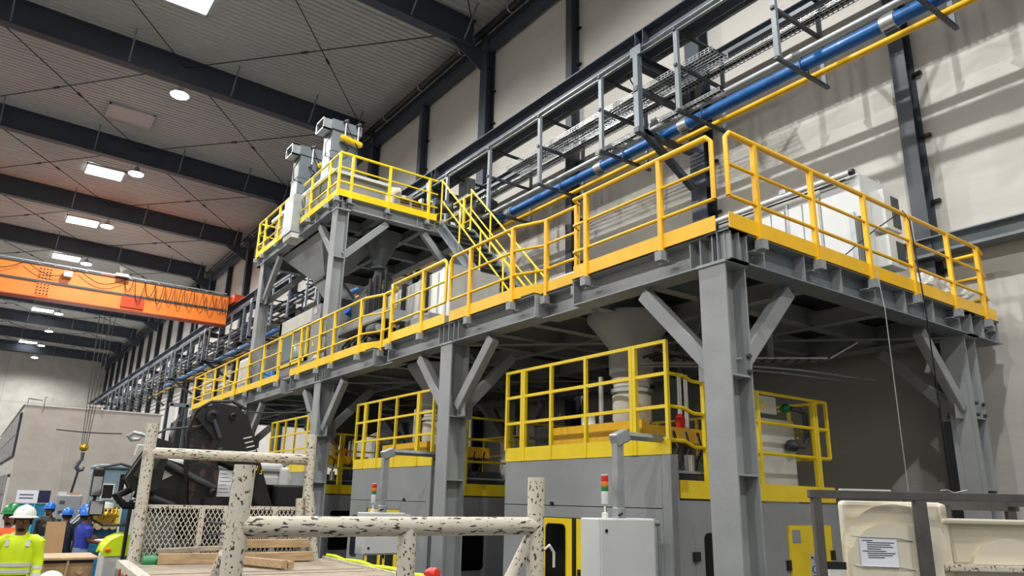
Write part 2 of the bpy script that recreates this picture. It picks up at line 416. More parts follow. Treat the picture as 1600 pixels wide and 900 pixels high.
MB().cyl((10.95, 10.15, 10.25), (11.1, 10.25, 10.38), .02).build('handle', 'silver', t, True)
t = thing('junction_box', 'grey junction box on the slotted channel of the runway', 'box', (11.3, 12.6, 11.3))
B(11.08, 11.34, 11.3, 11.95, 11.97, 12.22).build('body', 'machine_dark', t, bevel=.01)
B(11.065, 11.08, 11.62, 11.85, 12.02, 12.18).build('paper_label', 'white', t)
MB().ttube([(11.2, 11.3, 12.05), (11.2, 11.1, 12.0), (11.2, 10.9, 11.6), (11.3, 10.6, 11.0)], .015, 6).build('cable', 'black', t, True)
for i, (x, y, z, s) in enumerate(((12.3, 10.1, 11.05, 1), (11.35, 18.3, 11.4, 1))):
    t = thing('control_box', ['dark control box fixed to the nearest wide wall column', 'grey switch box on the runway beyond the stair'][i], 'box', (x, y, z))
    B(x-.25, x, y-.3, y+.3, z-.25, z+.35).build('body', ['black', 'steel'][i], t, bevel=.01)
    B(x-.27, x-.25, y-.2, y+.2, z-.15, z+.25).build('lid', ['darksteel', 'steel_blue'][i], t)
t = thing('pipe_tarpaulin', 'dark crumpled tarpaulin bunched on the pipes above the stair', 'tarpaulin', (10.9, 17.3, 9.7))
MB().lump((11.1, 17.3, 10.15), .55, .9, .45, 3, .4).build('cloth', 'tarp', t, True)
t = thing('wall_beam', 'grey horizontal H-beam fixed along the wall behind the platform', 'beam', (12.5, 0, 6.2))
MB().hsec((12.5, Y0+.1, 6.3), (12.5, 5.9, 6.3), .3, .3, .02, .015).build('beam', 'steel_blue', t)
for y in (5.45,): B(12.3, 12.7, y-.2, y+.2, 6.1, 6.14).build('cleat', 'steel_blue', t)

# ------------------------------------------------------------------ overhead crane
YC = 42.6
cr = thing('overhead_crane', 'orange double-girder overhead crane spanning the hall', 'crane', (0, YC, 11.3))
g = B(XL+1, 10.45, YC, YC+.7, 11.32, 12.95).build('front_girder', 'orange', cr)
B(XL+1, 10.45, YC-.06, YC+.76, 12.95, 13.0).build('top_flange', 'machine_dark', g)
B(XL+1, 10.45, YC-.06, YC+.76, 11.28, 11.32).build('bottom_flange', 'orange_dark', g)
MB().bar((XL+1, YC-.03, 12.12), (10.4, YC-.03, 12.12), .06, .1).build('cable_channel', 'machine_dark', g)
g2 = B(XL+1, 10.45, YC+3.2, YC+3.9, 12.35, 12.95).build('rear_girder', 'orange', cr)
for yy in (YC+.35,):
    e = B(10.52, 11.05, YC-.9, YC+5.2, 12.5, 12.95).build('end_carriage', 'orange_dark', cr)
    for w in (YC-.5, YC+4.8): MB().cyl((10.68, w, 12.62), (10.88, w, 12.62), .17).build('wheel', 'darksteel', e, True)
B(9.6, 10.5, YC+.7, YC+3.2, 12.5, 12.9).build('walkway', 'orange_dark', cr)
sp = B(1.15, 1.75, YC-.03, YC, 11.4, 12.9).build('splice_plate', 'orange', cr)
mb = MB()
for i in range(4):
    for j in range(9):
        if j in (4,): continue
        x = 1.22+.15*i; z = 11.5+j*.16; mb.cyl((x, YC-.07, z), (x, YC-.03, z), .035, n=6)
stuff(mb.build('bolts', 'black', sp))
t2 = B(2.2, 2.6, YC-.35, YC-.05, 12.5, 12.8).build('warning_lamp', 'offwhite', cr, bevel=.03)
mb = B(XL+1, 10.3, YC-.08, YC-.02, 13.06, 13.12)
for k in range(26):
    x = -8+k*.7
    mb.box(x-.03, x+.03, YC-.08, YC-.02, 13.0, 13.1)
mb.build('festoon_rail', 'galv', cr)
tr = B(4.55, 5.15, YC-.35, YC-.05, 13.0, 13.15).build('festoon_trolley', 'silver', cr)
MB().ttube([(4.8, YC-.25, 13.15), (4.7, YC-.25, 13.5), (4.95, YC-.25, 13.45), (4.75, YC-.3, 13.3)], .06, 6).build('bracket', 'silver', tr)
B(5.0, 6.1, YC-.1, YC, 11.45, 12.0).build('motor_cover', 'orange_dark', cr)
for k in range(11):
    xa = 5.0+k*.5; w = .42+.1*math.sin(k); d = .7+.45*abs(math.sin(k*1.7))
    MB().ttube([(xa+w*q, YC-.22, 12.95-d*math.sin(math.pi*q)**.7) for q in [i/10 for i in range(11)]], .018, 5).build('festoon_loop', 'black', cr, True)
for k in range(4):
    xa = -4+k*2.3
    MB().ttube([(xa+2.2*q, YC-.2, 12.95-.5*math.sin(math.pi*q)) for q in [i/10 for i in range(11)]], .02, 5).build('festoon_loop', 'black', cr, True)
# hoist
B(4.0, 5.2, YC+.9, YC+2.9, 12.6, 13.3).build('hoist_trolley', 'orange_dark', cr)
hk = thing('crane_hook', 'yellow hook block on four cables with a dark sling in front of the pale building', 'hook', (4.7, 44, 4))
for dx in (-.22, -.08, .08, .22):
    MB().cyl((4.68+dx*.6, 44+dx*.3, 4.25), (4.68+dx*2.0, 44, 12.7), .018, n=5).build('cable', 'black', hk)
MB().lump((4.68, 44, 4.2), .22, .17, .2, 1, .1).build('sheave_block', 'brass', hk, True)
MB().ttube([(4.68, 44, 3.95), (4.68, 44, 3.6), (4.55, 44, 3.4), (4.5, 44, 3.2), (4.62, 44, 3.05), (4.8, 44, 3.1), (4.85, 44, 3.25)], [.09, .08, .09, .1, .1, .08, .03], 8).build('hook', 'darksteel', hk, True)
MB().bar((4.62, 44, 3.1), (4.35, 44.1, .9), .13, .08).build('sling', 'black', hk)
tag(MB().ttube([(3.3+3*q, 43.9, 5.0-.05*math.sin(3*q)) for q in [i/8 for i in range(9)]], .03, 5).build('hoist_hose', 'black', None, True), 'thin dark line stretched across the pale building front', 'cable')

# ------------------------------------------------------------------ pale building at the far end
YB = 51.0
bd = thing('inner_building', 'pale plastered building block inside the hall with dark side windows', 'building', (6, YB, 0))
B(2.1, 9.4, YB, YB+34, 0, 6.75).build('walls', 'panel', bd)
B(2.0, 9.5, YB-.05, YB+34, 6.75, 6.83).build('roof', 'offwhite', bd)
for z0, z1 in ((.6, 2.9), (3.9, 6.4)):
    for k in range(8):
        ya = YB+1.0+k*4.1
        w = B(2.0, 2.12, ya, ya+3.9, z0, z1).build('window', 'darksteel', bd)
        for j in range(3):
            B(1.97, 2.0, ya+.05+j*1.28, ya+.05+j*1.28+1.2, z0+.05, (z0+z1)/2-.03).build('pane', 'tintwindow', w)
            B(1.97, 2.0, ya+.05+j*1.28, ya+.05+j*1.28+1.2, (z0+z1)/2+.03, z1-.05).build('pane', 'tintwindow', w)
dr = B(1.98, 2.1, YB+.1, YB+.9, 0, 2.7).build('door', 'offwhite', bd)
MB().ttube([(2.2, YB+.2, 6.8), (2.2, YB+.2, 7.15), (2.9, YB+.2, 7.1)], .03, 6).build('roof_pipe', 'darksteel', bd)
MB().ttube([(3.0, YB-.05, 6.5), (3.0, YB-.05, 7.25), (3.1, YB-.05, 7.3)], .04, 6).build('bracket', 'galv', bd)
for x in (5.3, 6.0): MB().bar((x, YB-.1, 6.75), (x, YB-.1, 7.0), .1, .1).build('roof_post', 'offwhite', bd)
MB().bar((5.2, YB-.1, 7.0), (6.1, YB-.1, 7.0), .1, .1).build('roof_rail', 'offwhite', bd)
tag(MB().lump((10.6, 52, 3.2), 1.0, .6, 3.4, 5, .25).build('black_sheeting', 'black', None, True), 'black plastic sheeting hanging beside the pale building', 'sheeting')
for i, (x, w, h) in enumerate(((-3.5, 4.0, 3.2), (-9, 4.5, 4.0))):
    t = thing('far_container', ['white site cabin with dark window beyond the pale building', 'white site cabin at the far left of the hall'][i], 'cabin', (x, 80, 0))
    B(x-w/2, x+w/2, 80, 84, 0, h).build('walls', 'white', t)
    B(x-w/2+.5, x-w/2+1.8, 79.95, 80, 1.1, 2.1).build('window', 'tintwindow', t)
    MB().bar((x-w/2, 79.8, h+.6), (x+w/2+3, 79.8, h+.6), .4, .3).build('duct', 'darksteel', t)

# ------------------------------------------------------------------ lower steel platform
ZD, XF, YF, YE, XE = 4.85, 5.95, 4.5, 27.2, 12.36
CY = [4.74, 10.13, 15.66, 21.05, 26.5]
CX = [6.12, 11.42]
pf = thing('steel_platform', 'long grey steel platform on H-columns with knee braces', 'platform', (9, 15, 0))
def knee(p, q, parent, w=.17):
    MB().bar(p, q, w*.8, w, up=(0, 0, 1)).build('knee_brace', 'steel', parent, bevel=.012)
def column(x, y, parent, z0, z1, m='steel', w=.34, d=.34):
    c = MB().hsec((x, y, z0), (x, y, z1), w, d, .022, .014, up=(1, 0, 0)).build('column', m, parent)
    return c
for ix, x in enumerate(CX):
    for iy, y in enumerate(CY):
        c = column(x, y, pf, 0, 4.47)
        B(x-.24, x+.24, y-.24, y+.24, 0, .03).build('base_plate', 'steel', c)
        B(x-.19, x+.19, y-.19, y+.19, 4.47, 4.5).build('cap_plate', 'steel', c)
        for z in (2.33, 3.3): B(x-.15, x+.15, y-.165, y+.165, z, z+.02).build('stiffener', 'steel', c)
        for s in (-1, 1):
            if (iy == 0 and s < 0): continue
            if iy == len(CY)-1 and s > 0: continue
            knee((x, y+s*.19, 3.45), (x, y+s*1.12, 4.42), pf)
            gp = B(x-.012, x+.012, y+s*.17 if s > 0 else y-.37, y+.37 if s > 0 else y-.17, 3.3, 3.62).build('gusset', 'steel', c)
            for q in (3.36, 3.56): MB().cyl((x-.03, y+s*.25, q), (x+.03, y+s*.25, q), .025, n=6).build('bolt', 'darksteel', gp)
        s = 1 if ix == 0 else -1
        knee((x+s*.19, y, 3.45), (x+s*1.14, y, 4.42), pf)
        gp = B(min(x+s*.17, x+s*.36), max(x+s*.17, x+s*.36), y-.012, y+.012, 3.3, 3.6).build('gusset', 'steel', c)
        if iy == 0:
            for zz in (3.36, 3.52):
                for xx in ((x+.16,) if ix == 0 else (x-.05, x+.16)):
                    MB().cyl((xx-.03, y-.19, zz), (xx-.03, y-.15, zz), .025, n=8).build('bolt', 'darksteel', c)
# front edge beams with the shallow notches
NOT = [(7.0, 7.82), (12.3, 12.95), (17.55, 18.25)]
segs = []; a = YF
for n0, n1 in NOT:
    segs += [(a, n0, XF+.02), (n0, n1, XF+.15)]; a = n1
segs.append((a, YE, XF+.02))
for a, b, x in segs:
    MB().hsec((x+.15, a, 4.66), (x+.15, b, 4.66), .3, .34, .016, .012).build('edge_beam', 'steel', pf)
for n0, n1 in NOT:
    for y in (n0, n1): B(XF+.03, XF+.3, y-.01, y+.01, 4.5, 4.82).build('end_plate', 'steel', pf)
for y in CY:
    for d in (-.3, -.16, 0, .16, .3):
        yy = y+d
        if yy < YF+.02: continue
        B(XF+.03, XF+.3, yy-.008, yy+.008, 4.505, 4.815).build('stiffener', 'steel', pf)
# short side beams
MB().hsec((XF, YF+.15, 4.66), (XE, YF+.15, 4.66), .3, .34, .016, .012).build('edge_beam', 'steel_blue', pf)
for x in (6.0, 6.26, 6.55, 7.3, 8.05, 8.8, 9.55, 10.3, 11.05, 11.42, 11.8, 12.3):
    B(x-.008, x+.008, YF+.01, YF+.14, 4.505, 4.815).build('stiffener', 'steel', pf)
MB().hsec((11.42, YF, 4.66), (11.42, YE, 4.66), .3, .34, .016, .012).build('edge_beam', 'steel', pf)
MB().hsec((XF, YE-.15, 4.66), (XE, YE-.15, 4.66), .3, .34, .016, .012).build('edge_beam', 'steel', pf)
for y in [5.9, 7.1, 8.4, 9.3]+CY[1:]+[11.6, 13.1, 14.4, 17.1, 18.5, 19.8, 22.5, 24]:
    MB().hsec((6.2, y, 4.68), (12.3, y, 4.68), .16, .26, .012, .01).build('joist', 'steel', pf)
for x in (7.75, 9.5):
    MB().hsec((x, YF+.3, 4.64), (x, YE-.3, 4.64), .14, .22, .012, .01).build('stringer', 'steel', pf)
for a, b in zip(CY[:-1], CY[1:]):
    MB().bar((6.3, a+.1, 4.5), (11.3, b-.1, 4.5), .07, .02).build('plan_brace', 'steel', pf)
    MB().bar((11.3, a+.1, 4.48), (6.3, b-.1, 4.48), .07, .02).build('plan_brace', 'steel', pf)
yy = [YF]+[n for p in NOT for n in p]+[YE]
for i, (a, b) in enumerate(zip(yy[:-1], yy[1:])):
    x0 = XF+.01 if i % 2 == 0 else XF+.13
    n = max(1, int((b-a)/1.4))
    for k in range(n):
        B(x0, XE, a+(b-a)*k/n+.002, a+(b-a)*(k+1)/n-.002, 4.83, ZD).build('floor_plate', 'darkplate', pf)

for a, b in ((4.75, 5.25), (5.66, 9.85), (10.36, 14.5), (14.98, 19.1), (19.66, 23.8), (24.28, 27.1)):
    B(XE+.004, XW-.01, a, b, 4.8, 4.84).build('light_block_plate', 'darkplate', pf)  # added plates that stop lamp light falling between deck and wall
# ------------------------------------------------------------------ yellow guard rails
def lerp2(p, q, t): return (p[0]+(q[0]-p[0])*t, p[1]+(q[1]-p[1])*t)
def guard(name, label, path, posts, z, m='yellow', loop0=False, loop1=False, toe=True, r=.027, outw=None, toes=None, group='guard rails'):
    t = thing(name, label, 'railing', (path[0][0], path[0][1], z), group=group)
    zt, zm, zl = z+1.08, z+.71, z+.34
    top = [(x, y, zt) for x, y in path]
    def rnd(p, q, e):  # corner of an end loop
        return p
    if loop0:
        x, y = path[0]; top = [(x, y, zl), (x, y, zt-.06)] + [tuple(V(top[0]).lerp(V(top[1]), .06/max(.06, (V(top[1])-V(top[0])).length)))] + top[1:]
    if loop1:
        x, y = path[-1]; L = (V(top[-2])-V(top[-1])).length
        top = top[:-1] + [tuple(V(top[-1]).lerp(V(top[-2]), .06/max(.06, L)))] + [(x, y, zt-.06), (x, y, zl)]
    MB().ttube(top, r, 10).build('top_rail', m, t, True)
    for zz in (zm, zl):
        MB().ttube([(x, y, zz) for x, y in path], r*(.72 if zz == zm else .8), 8).build('mid_rail' if zz == zm else 'lower_rail', m, t, True)
    for x, y in posts:
        B(x-.03, x+.03, y-.03, y+.03, z-.06, zt).build('post', m, t, bevel=.006)
        dx, dy = outw or (-1, 0)
        b = B(x-.05+dx*.02, x+.05+dx*.02, y-.05+dy*.02, y+.05+dy*.02, z-.17, z-.06).build('post_bracket', 'steel', t)
        B(x-.05-dx*.08-abs(dy)*.03, x+.05-dx*.08+abs(dy)*.03, y-.05-dy*.08-abs(dx)*.03, y+.05-dy*.08+abs(dx)*.03, z-.185, z-.17).build('bracket_plate', 'steel', t)
    if toe:
        for (p, q) in (toes or list(zip(path[:-1], path[1:]))):
            MB().bar((p[0], p[1], z+.065), (q[0], q[1], z+.065), .012, .17).build('toe_board', m, t)
    return t
X5, X6 = XF-.02, XF+.15
guard('guard_rail', 'yellow guard rail on the platform edge closest to the near corner, above the column', [(X5, 4.64), (X5, 6.93), (X6-.02, 7.0)], [(X5, 5.4), (X5, 6.68)], ZD, loop0=True)
guard('guard_rail', 'yellow guard rail in front of the stair foot with a small jog', [(X6, 7.06), (X6, 7.78), (X5, 8.22), (X5, 10.05)], [(X6, 7.06), (X6, 7.72), (X5, 8.3), (X5, 9.45)], ZD, loop1=True)
guard('guard_rail', 'yellow guard rail in front of the pale metal tanks', [(X5, 10.2), (X5, 12.22), (X6-.02, 12.3)], [(X5, 10.98), (X5, 12.16)], ZD, m='yellow_far_lit', loop0=True)
guard('guard_rail', 'yellow guard rail in front of the black mixer, next to the upper column', [(X6, 12.34), (X6, 12.9), (X5, 13.4), (X5, 17.5)], [(X6, 12.86), (X5, 13.55), (X5, 14.9), (X5, 15.72), (X5, 16.9)], ZD, m='yellow_far_lit')
guard('guard_rail', 'yellow guard rail in front of the machine with the yellow window', [(X5, 18.3), (X5, 22.0)], [(X5, 18.4), (X5, 19.7), (X5, 21.0)], ZD, m='yellow_far_lit')
guard('guard_rail', 'yellow guard rail around the far end of the long platform', [(X5, 22.1), (X5, YE), (7.6, YE), (9.4, YE)], [(X5, 22.2), (X5, 23.4), (X5, 24.6), (X5, 25.8), (X5, YE-.05), (7.2, YE), (8.4, YE)], ZD, m='yellow_far_lit')
guard('guard_rail', 'yellow guard rail on the short right-hand end of the platform', [(5.97, YF-.02), (11.95, YF-.02), (12.25, YF+.05), (12.25, YF+.5)], [(6.45, YF-.02), (7.53, YF-.02), (8.7, YF-.02), (9.8, YF-.02), (10.93, YF-.02), (11.88, YF-.02), (12.25, YF+.1)], ZD, loop0=True, outw=(0, -1), toes=[((5.95, YF-.02), (12.25, YF-.02))])

# ------------------------------------------------------------------ upper platform
ZU, XU, YU0, YU1 = 8.93, 9.75, 15.5, 21.6
up = thing('upper_platform', 'small upper steel platform standing on the long platform', 'platform', (7.8, 18.5, ZD))
for x in (6.12, 9.55):
    for y in (15.66, 21.05):
        c = column(x, y, up, ZD, 8.58, w=.3, d=.3)
        B(x-.17, x+.17, y-.17, y+.17, 8.58, 8.61).build('cap_plate', 'steel', c)
        B(x-.14, x+.14, y-.14, y+.14, 7.4, 7.42).build('stiffener', 'steel', c)
        s = 1 if x < 7 else -1; e = 1 if y < 18 else -1
        knee((x+s*.15, y, 7.5), (x+s*1.2, y, 8.55), up)
        knee((x, y+e*.15, 7.5), (x, y+e*1.2, 8.55), up)
        B(x-.012, x+.012, min(y+e*.15, y+e*.36), max(y+e*.15, y+e*.36), 7.34, 7.66).build('gusset', 'steel', c)
for p, q in (((XF+.12, YU0, 8.76), (XF+.12, YU1, 8.76)), ((XU-.12, YU0, 8.76), (XU-.12, YU1, 8.76)), ((XF, YU0+.12, 8.76), (XU, YU0+.12, 8.76)), ((XF, YU1-.12, 8.76), (XU, YU1-.12, 8.76))):
    MB().hsec(p, q, .24, .3, .016, .012).build('edge_beam', 'steel', up)
for y in (16.9, 18.2, 19.6):
    MB().hsec((XF+.2, y, 8.76), (XU-.2, y, 8.76), .16, .24, .012, .01).build('joist', 'steel', up)
for x in (7.2, 8.4):
    MB().hsec((x, YU0+.2, 8.76), (x, YU1-.2, 8.76), .14, .22, .012, .01).build('joist', 'steel', up)
for x in (6.0, 6.25, 7.25, 8.1, 8.6): B(x-.006, x+.006, YU0+.01, YU0+.11, 8.63, 8.89).build('stiffener', 'steel', up)
for y in (15.8, 16.9, 18.2, 19.6, 20.9): B(XF+.01, XF+.11, y-.006, y+.006, 8.63, 8.89).build('stiffener', 'steel', up)
for k in range(4):
    B(XF, XU, YU0+k*1.525+.003, YU0+(k+1)*1.525-.003, 8.91, ZU).build('floor_plate', 'darkplate', up)
guard('guard_rail', 'yellow guard rail on the corner of the upper platform facing the stair', [(X5, 17.95), (X5, YU0-.02), (8.62, YU0-.02)], [(X5, 17.3), (X5, 16.1), (X5, YU0), (6.25, YU0-.02), (7.25, YU0-.02), (8.37, YU0-.02)], ZU, m='lemon')
guard('guard_rail', 'yellow guard rail on the far part of the upper platform, left of the duct', [(X5, 18.85), (X5, YU1+.02), (7.4, YU1+.02), (XU, YU1+.02)], [(X5, 19.75), (X5, 21.0), (X5, YU1), (7.2, YU1), (8.6, YU1)], ZU, m='lemon')
guard('guard_rail', 'yellow guard rail on the wall side of the upper platform', [(XU, 15.6), (XU, YU1)], [(XU, 16), (XU, 17.8), (XU, 19.6)], ZU, m='lemon', outw=(1, 0))

# ------------------------------------------------------------------ stair
SX0, SX1, SY0, SY1 = 8.72, 9.62, 15.45, 11.38
st = thing('steel_stair', 'steel stair with yellow handrails between the two platforms', 'stair', (9.2, 13.4, ZD))
d = V((0, SY1-SY0, ZD-ZU))
for x in (SX0, SX1):
    MB().chan((x, SY0, ZU-.12), (x, SY1, ZD+.06), .08 if x == SX0 else -.08, .26).build('stringer', 'steel_blue', st)
    a = V((x, SY0, ZU)); b = V((x, SY1+.15, ZD+.15))
    for hh, rr in ((1.12, .025), (.58, .02)):
        MB().ttube([a+V((0, 0, hh)), b+V((0, 0, hh))], rr, 8).build('handrail' if hh > 1 else 'mid_rail', 'lemon', st, True)
    for k in range(5):
        p = a.lerp(b, (k+.02)/4.1)
        MB().cyl(p-V((0, 0, .1)), p+V((0, 0, 1.12)), .022, n=8).build('baluster', 'lemon', st, True)
for k in range(1, 20):
    p = V((0, SY0, ZU))+d*(k/20)
    B(SX0+.02, SX1-.02, p.y-.13, p.y+.13, p.z-.03, p.z).build('tread', 'machine_dark', st)
tag(MB().ttube([(8.9+.2*math.cos(a*.55)*(1+.1*math.sin(a)), 11.2+.2*math.sin(a*.55), ZD+.06+.008*a) for a in range(44)], .025, 6).build('red_hose_coil', 'amber', None, True), 'coil of red hose at the foot of the steel stair', 'hose')

# ------------------------------------------------------------------ equipment on the upper platform
t = thing('filter_housing', 'grey filter housing with pale lid on the upper platform', 'machine', (6.8, 18.4, ZU))
B(6.12, 7.5, 16.3, 20.7, ZU, 9.82).build('body', 'steel', t)
B(6.02, 7.6, 16.2, 20.8, 9.82, 9.9).build('lid', 'white', t)
for y in (17.2, 18.0, 19.0, 19.9): B(6.08, 6.12, y-.03, y+.03, ZU, 9.82).build('rib', 'galv', t)
B(5.72, 6.12, 18.02, 18.72, 8.7, 9.75).build('side_duct', 'galv', t)
B(5.76, 6.12, 18.05, 18.69, 8.55, 8.7).build('duct_end', 'offwhite', t)
for k in range(3): MB().cyl((6.0, 17.55+.12*k, ZU), (6.0, 17.6+.12*k, 9.8), .03).build('hose', 'offwhite', t, True)
def filter_tower(y, lab, z1, xa, big):
    t = thing('filter_tower', lab, 'machine', (xa+.36, y, 9.9))
    xb = xa+.74; yb = y+.6
    B(xa, xb, y, yb, 9.9, z1-.33).build('body', 'steel_blue', t, bevel=.012)
    B(xa-.012, xa, y+.06, yb-.06, 10.0, z1-.5).build('door', 'white', t)
    B(xa-.02, xb+.02, y-.02, yb+.02, 10.75, 10.79).build('flange', 'steel_blue', t)
    c = B(xa-.05, xb+.05, y-.05, yb+.05, z1-.33, z1-.05).build('head', 'steel_blue', t, bevel=.006)
    f = MB()
    for q in ((y+.02, yb-.02, z1-.36, z1-.32), (y+.02, yb-.02, z1-.06, z1-.02), (y+.02, y+.06, z1-.36, z1-.02), (yb-.06, yb-.02, z1-.36, z1-.02)): f.box(xa-.26, xa-.05, *q)
    f.build('outlet_frame', 'galv', c)
    B(xa-.1, xa-.052, y+.06, yb-.06, z1-.32, z1-.06).build('opening', 'black', c)
    B(xa+.1, xb-.1, y+.08, yb-.08, z1-.05, z1+.01).build('cover', 'galv', c)
    x0 = xa+.16 if big else xa+.45
    MB().ttube([(x0, y-.16, z1-.56), (x0+.04, y-.16, z1-.565), (xb, y-.16, z1-.64), (xb+.04, y-.16, z1-.645)], [.04, .08, .08, .04], 12).build('air_tank', 'yellow_far_lit', t, True)
    for k in range(2):
        x = xa+.3+k*.36
        MB().cyl((x, y-.12, z1-.6), (x, y-.12, z1-.1), .028).build('valve_pipe', 'silver', t, True)
        MB().cyl((x-.05, y-.12, z1-.1), (x+.05, y-.12, z1-.03), .05).build('valve', 'darksteel', t, True)
    MB().ttube([(xa+.3, y-.1, z1-.1), (xa+.45, y-.22, z1-.5), (xa+.65, y-.22, z1-.8), (xa+.6, y-.05, z1-1.0)], .014, 5).build('cable', 'black', t, True)
    MB().ttube([(xa+.25, y-.04, z1-.65), (xa+.4, y-.15, z1-.85), (xa+.3, y-.1, z1-1.0)], .02, 5).build('cable', 'black', t, True)
    MB().ttube([(xa-.02, y+.05, z1-.5), (xa-.16, y+.02, z1-.8), (xa-.14, y+.0, z1-1.15), (xa+.1, y-.03, z1-1.2)], .014, 5).build('cable', 'black', t, True)
filter_tower(16.95, 'taller grey filter tower with yellow air tank on the upper platform', 11.68, 6.2, True)
filter_tower(19.15, 'smaller grey filter tower behind, with small yellow air tank', 11.78, 6.14, False)
t = thing('blower', 'tan ducted blower beside the tall filter tower', 'machine', (7.9, 16.4, ZU))
B(7.6, 8.0, 16.1, 16.9, ZU, 9.35).build('base', 'steel', t)
MB().ttube([(7.7, 16.4, 9.35), (7.7, 16.4, 9.62), (7.78, 16.38, 9.75), (7.95, 16.35, 9.78)], [.16, .17, .17, .16], 12).build('elbow', 'beige', t, True)
MB().cyl((8.05, 16.3, 9.3), (8.05, 16.3, 9.7), .11).build('stub', 'beige', t, True)
MB().ttube([(8.0, 17.6, 9.75), (9.5, 16.2, 9.72)], .14, 12).build('screw_tube', 'machine_dark', t, True)
MB().lump((8.9, 16.1, 9.6), .25, .2, .18, 4, .3).build('motor', 'darksteel', t, True)
t = thing('heater_bank', 'bank of rust-brown heater grilles between pale posts', 'heater', (8.2, 16, ZU))
for k in range(3): B(7.78+k*.34, 8.06+k*.34, 15.95, 16.05, 9.02, 9.5).build('grille', 'cardboard', t)
for k in range(4): B(7.7+k*.34, 7.77+k*.34, 15.9, 16.08, ZU, 9.62).build('post', 'galv', t)
for k in range(3):
    for j in range(6): B(7.79+k*.34, 8.05+k*.34, 15.93, 15.95, 9.06+j*.075, 9.08+j*.075).build('slat', 'black', t)

# hoppers below the upper platform
t = thing('feed_hopper', 'large square grey hopper with chute under the upper platform', 'hopper', (6.9, 18.5, 7))
def frust(mb, a, b):
    (x0, x1, y0, y1, z), (u0, u1, v0, v1, w) = a, b
    return mb.add([(x0, y0, z), (x1, y0, z), (x1, y1, z), (x0, y1, z), (u0, v0, w), (u1, v0, w), (u1, v1, w), (u0, v1, w)],
                  [(0, 1, 2, 3), (7, 6, 5, 4), (0, 4, 5, 1), (1, 5, 6, 2), (2, 6, 7, 3), (3, 7, 4, 0)])
frust(MB(), (6.25, 7.9, 17.2, 20.2, 8.6), (6.75, 7.2, 18.0, 18.7, 7.65)).build('funnel', 'steel', t)
B(6.7, 7.25, 17.95, 18.75, 7.58, 7.65).build('flange', 'darksteel', t)
frust(MB(), (6.75, 7.2, 18.0, 18.7, 7.58), (6.95, 7.4, 17.5, 18.2, 7.0)).build('chute', 'steel', t)
frust(MB(), (6.95, 7.4, 17.5, 18.2, 7.0), (7.1, 7.4, 17.6, 17.9, 6.7)).build('outlet', 'machine_dark', t)
t = thing('round_funnel', 'conical funnel with slanted grey drop pipe under the upper platform', 'hopper', (7.6, 16.6, 6.5))
MB().lathe([(.52, 8.6), (.14, 7.75), (.14, 7.68)], (7.65, 16.6, 0), 18).build('cone', 'machine_dark', t, True)
MB().lathe([(.22, 7.66), (.22, 7.72)], (7.65, 16.6, 0), 18).build('flange', 'darksteel', t, True)
MB().ttube([(7.65, 16.6, 7.68), (7.62, 16.65, 7.4), (7.4, 17.0, 6.9), (7.25, 17.2, 6.5)], .1, 10).build('drop_pipe', 'machine_dark', t, True)
B(7.5, 7.9, 16.9, 17.4, 5.6, 7.3).build('frame', 'machine_dark', t)
MB().cyl((6.95, 16.8, 6.55), (7.25, 16.9, 6.45), .13).build('motor', 'blue', t, True)

# ------------------------------------------------------------------ equipment on the lower platform
for i, (a, b, x, lab) in enumerate(((12.05, 13.05, 7.1, 'pale insulated metal tank nearest the stair'), (13.2, 14.15, 7.15, 'pale insulated metal tank, middle of three, behind the guard rail'), (14.35, 15.2, 7.2, 'pale insulated metal tank next to the black mixer'))):
    t = thing('insulated_tank', lab, 'tank', (x+.6, (a+b)/2, ZD))
    B(x, x+1.2, a, b, ZD+.15, 6.55).build('cladding', 'sheet', t, bevel=.02)
    for k in range(3): B(x-.012, x, a+(b-a)*(k+.5)/3.2-.02, a+(b-a)*(k+.5)/3.2+.02, ZD+.15, 6.5).build('seam', 'galv', t)
    B(x-.06, x+.06, b-.14, b-.02, ZD, 6.6).build('corner_post', 'black', t)
    for xx in (x+.1, x+1.1):
        for y in (a+.1, b-.1): B(xx-.04, xx+.04, y-.04, y+.04, ZD, ZD+.15).build('foot', 'darksteel', t)
    B(x+.2, x+.8, a+.3, b-.3, 6.55, 6.7).build('manhole', 'galv', t)
t = thing('feeder_box', 'grey sheet-metal feeder box on the platform by the tanks', 'box', (6.6, 12.0, ZD))
B(6.35, 6.95, 11.5, 12.2, ZD, 5.35).build('body', 'machine', t, bevel=.01)
B(6.34, 6.35, 11.75, 11.83, 5.05, 5.1).build('handle', 'brass', t)
t = thing('mixer_machine', 'black mixer with motor and belt under a grey cover', 'machine', (7, 14.8, ZD))
B(6.4, 6.95, 13.5, 16.0, 5.62, 5.85).build('cover', 'steel', t)
B(6.45, 7.0, 13.6, 15.4, ZD, 5.05).build('base', 'black', t)
MB().lump((6.75, 14.6, 5.35), .26, .9, .33, 8, .3).build('drum', 'black', t, True)
MB().cyl((6.45, 13.75, 5.45), (6.45, 14.15, 5.45), .14).build('motor', 'machine_dark', t, True)
MB().cyl((6.43, 13.7, 5.45), (6.43, 13.76, 5.45), .09).build('fan_cover', 'galv', t, True)
MB().cyl((6.5, 14.3, 5.5), (6.56, 14.3, 5.5), .16).build('pulley', 'lemon', t, True)
for y in (13.7, 15.8): B(6.6, 6.7, y-.04, y+.04, ZD, 5.65).build('leg', 'darksteel', t)
for k in range(5): MB().ttube([(6.6, 14.2+.3*k, 5.6), (6.4, 14.3+.3*k, 5.3), (6.5, 14.4+.28*k, 5.0)], .025, 6).build('hose', 'black', t, True)
B(6.4, 6.9, 14.6, 15.4, ZD, 4.98).build('skid', 'lemon', t)
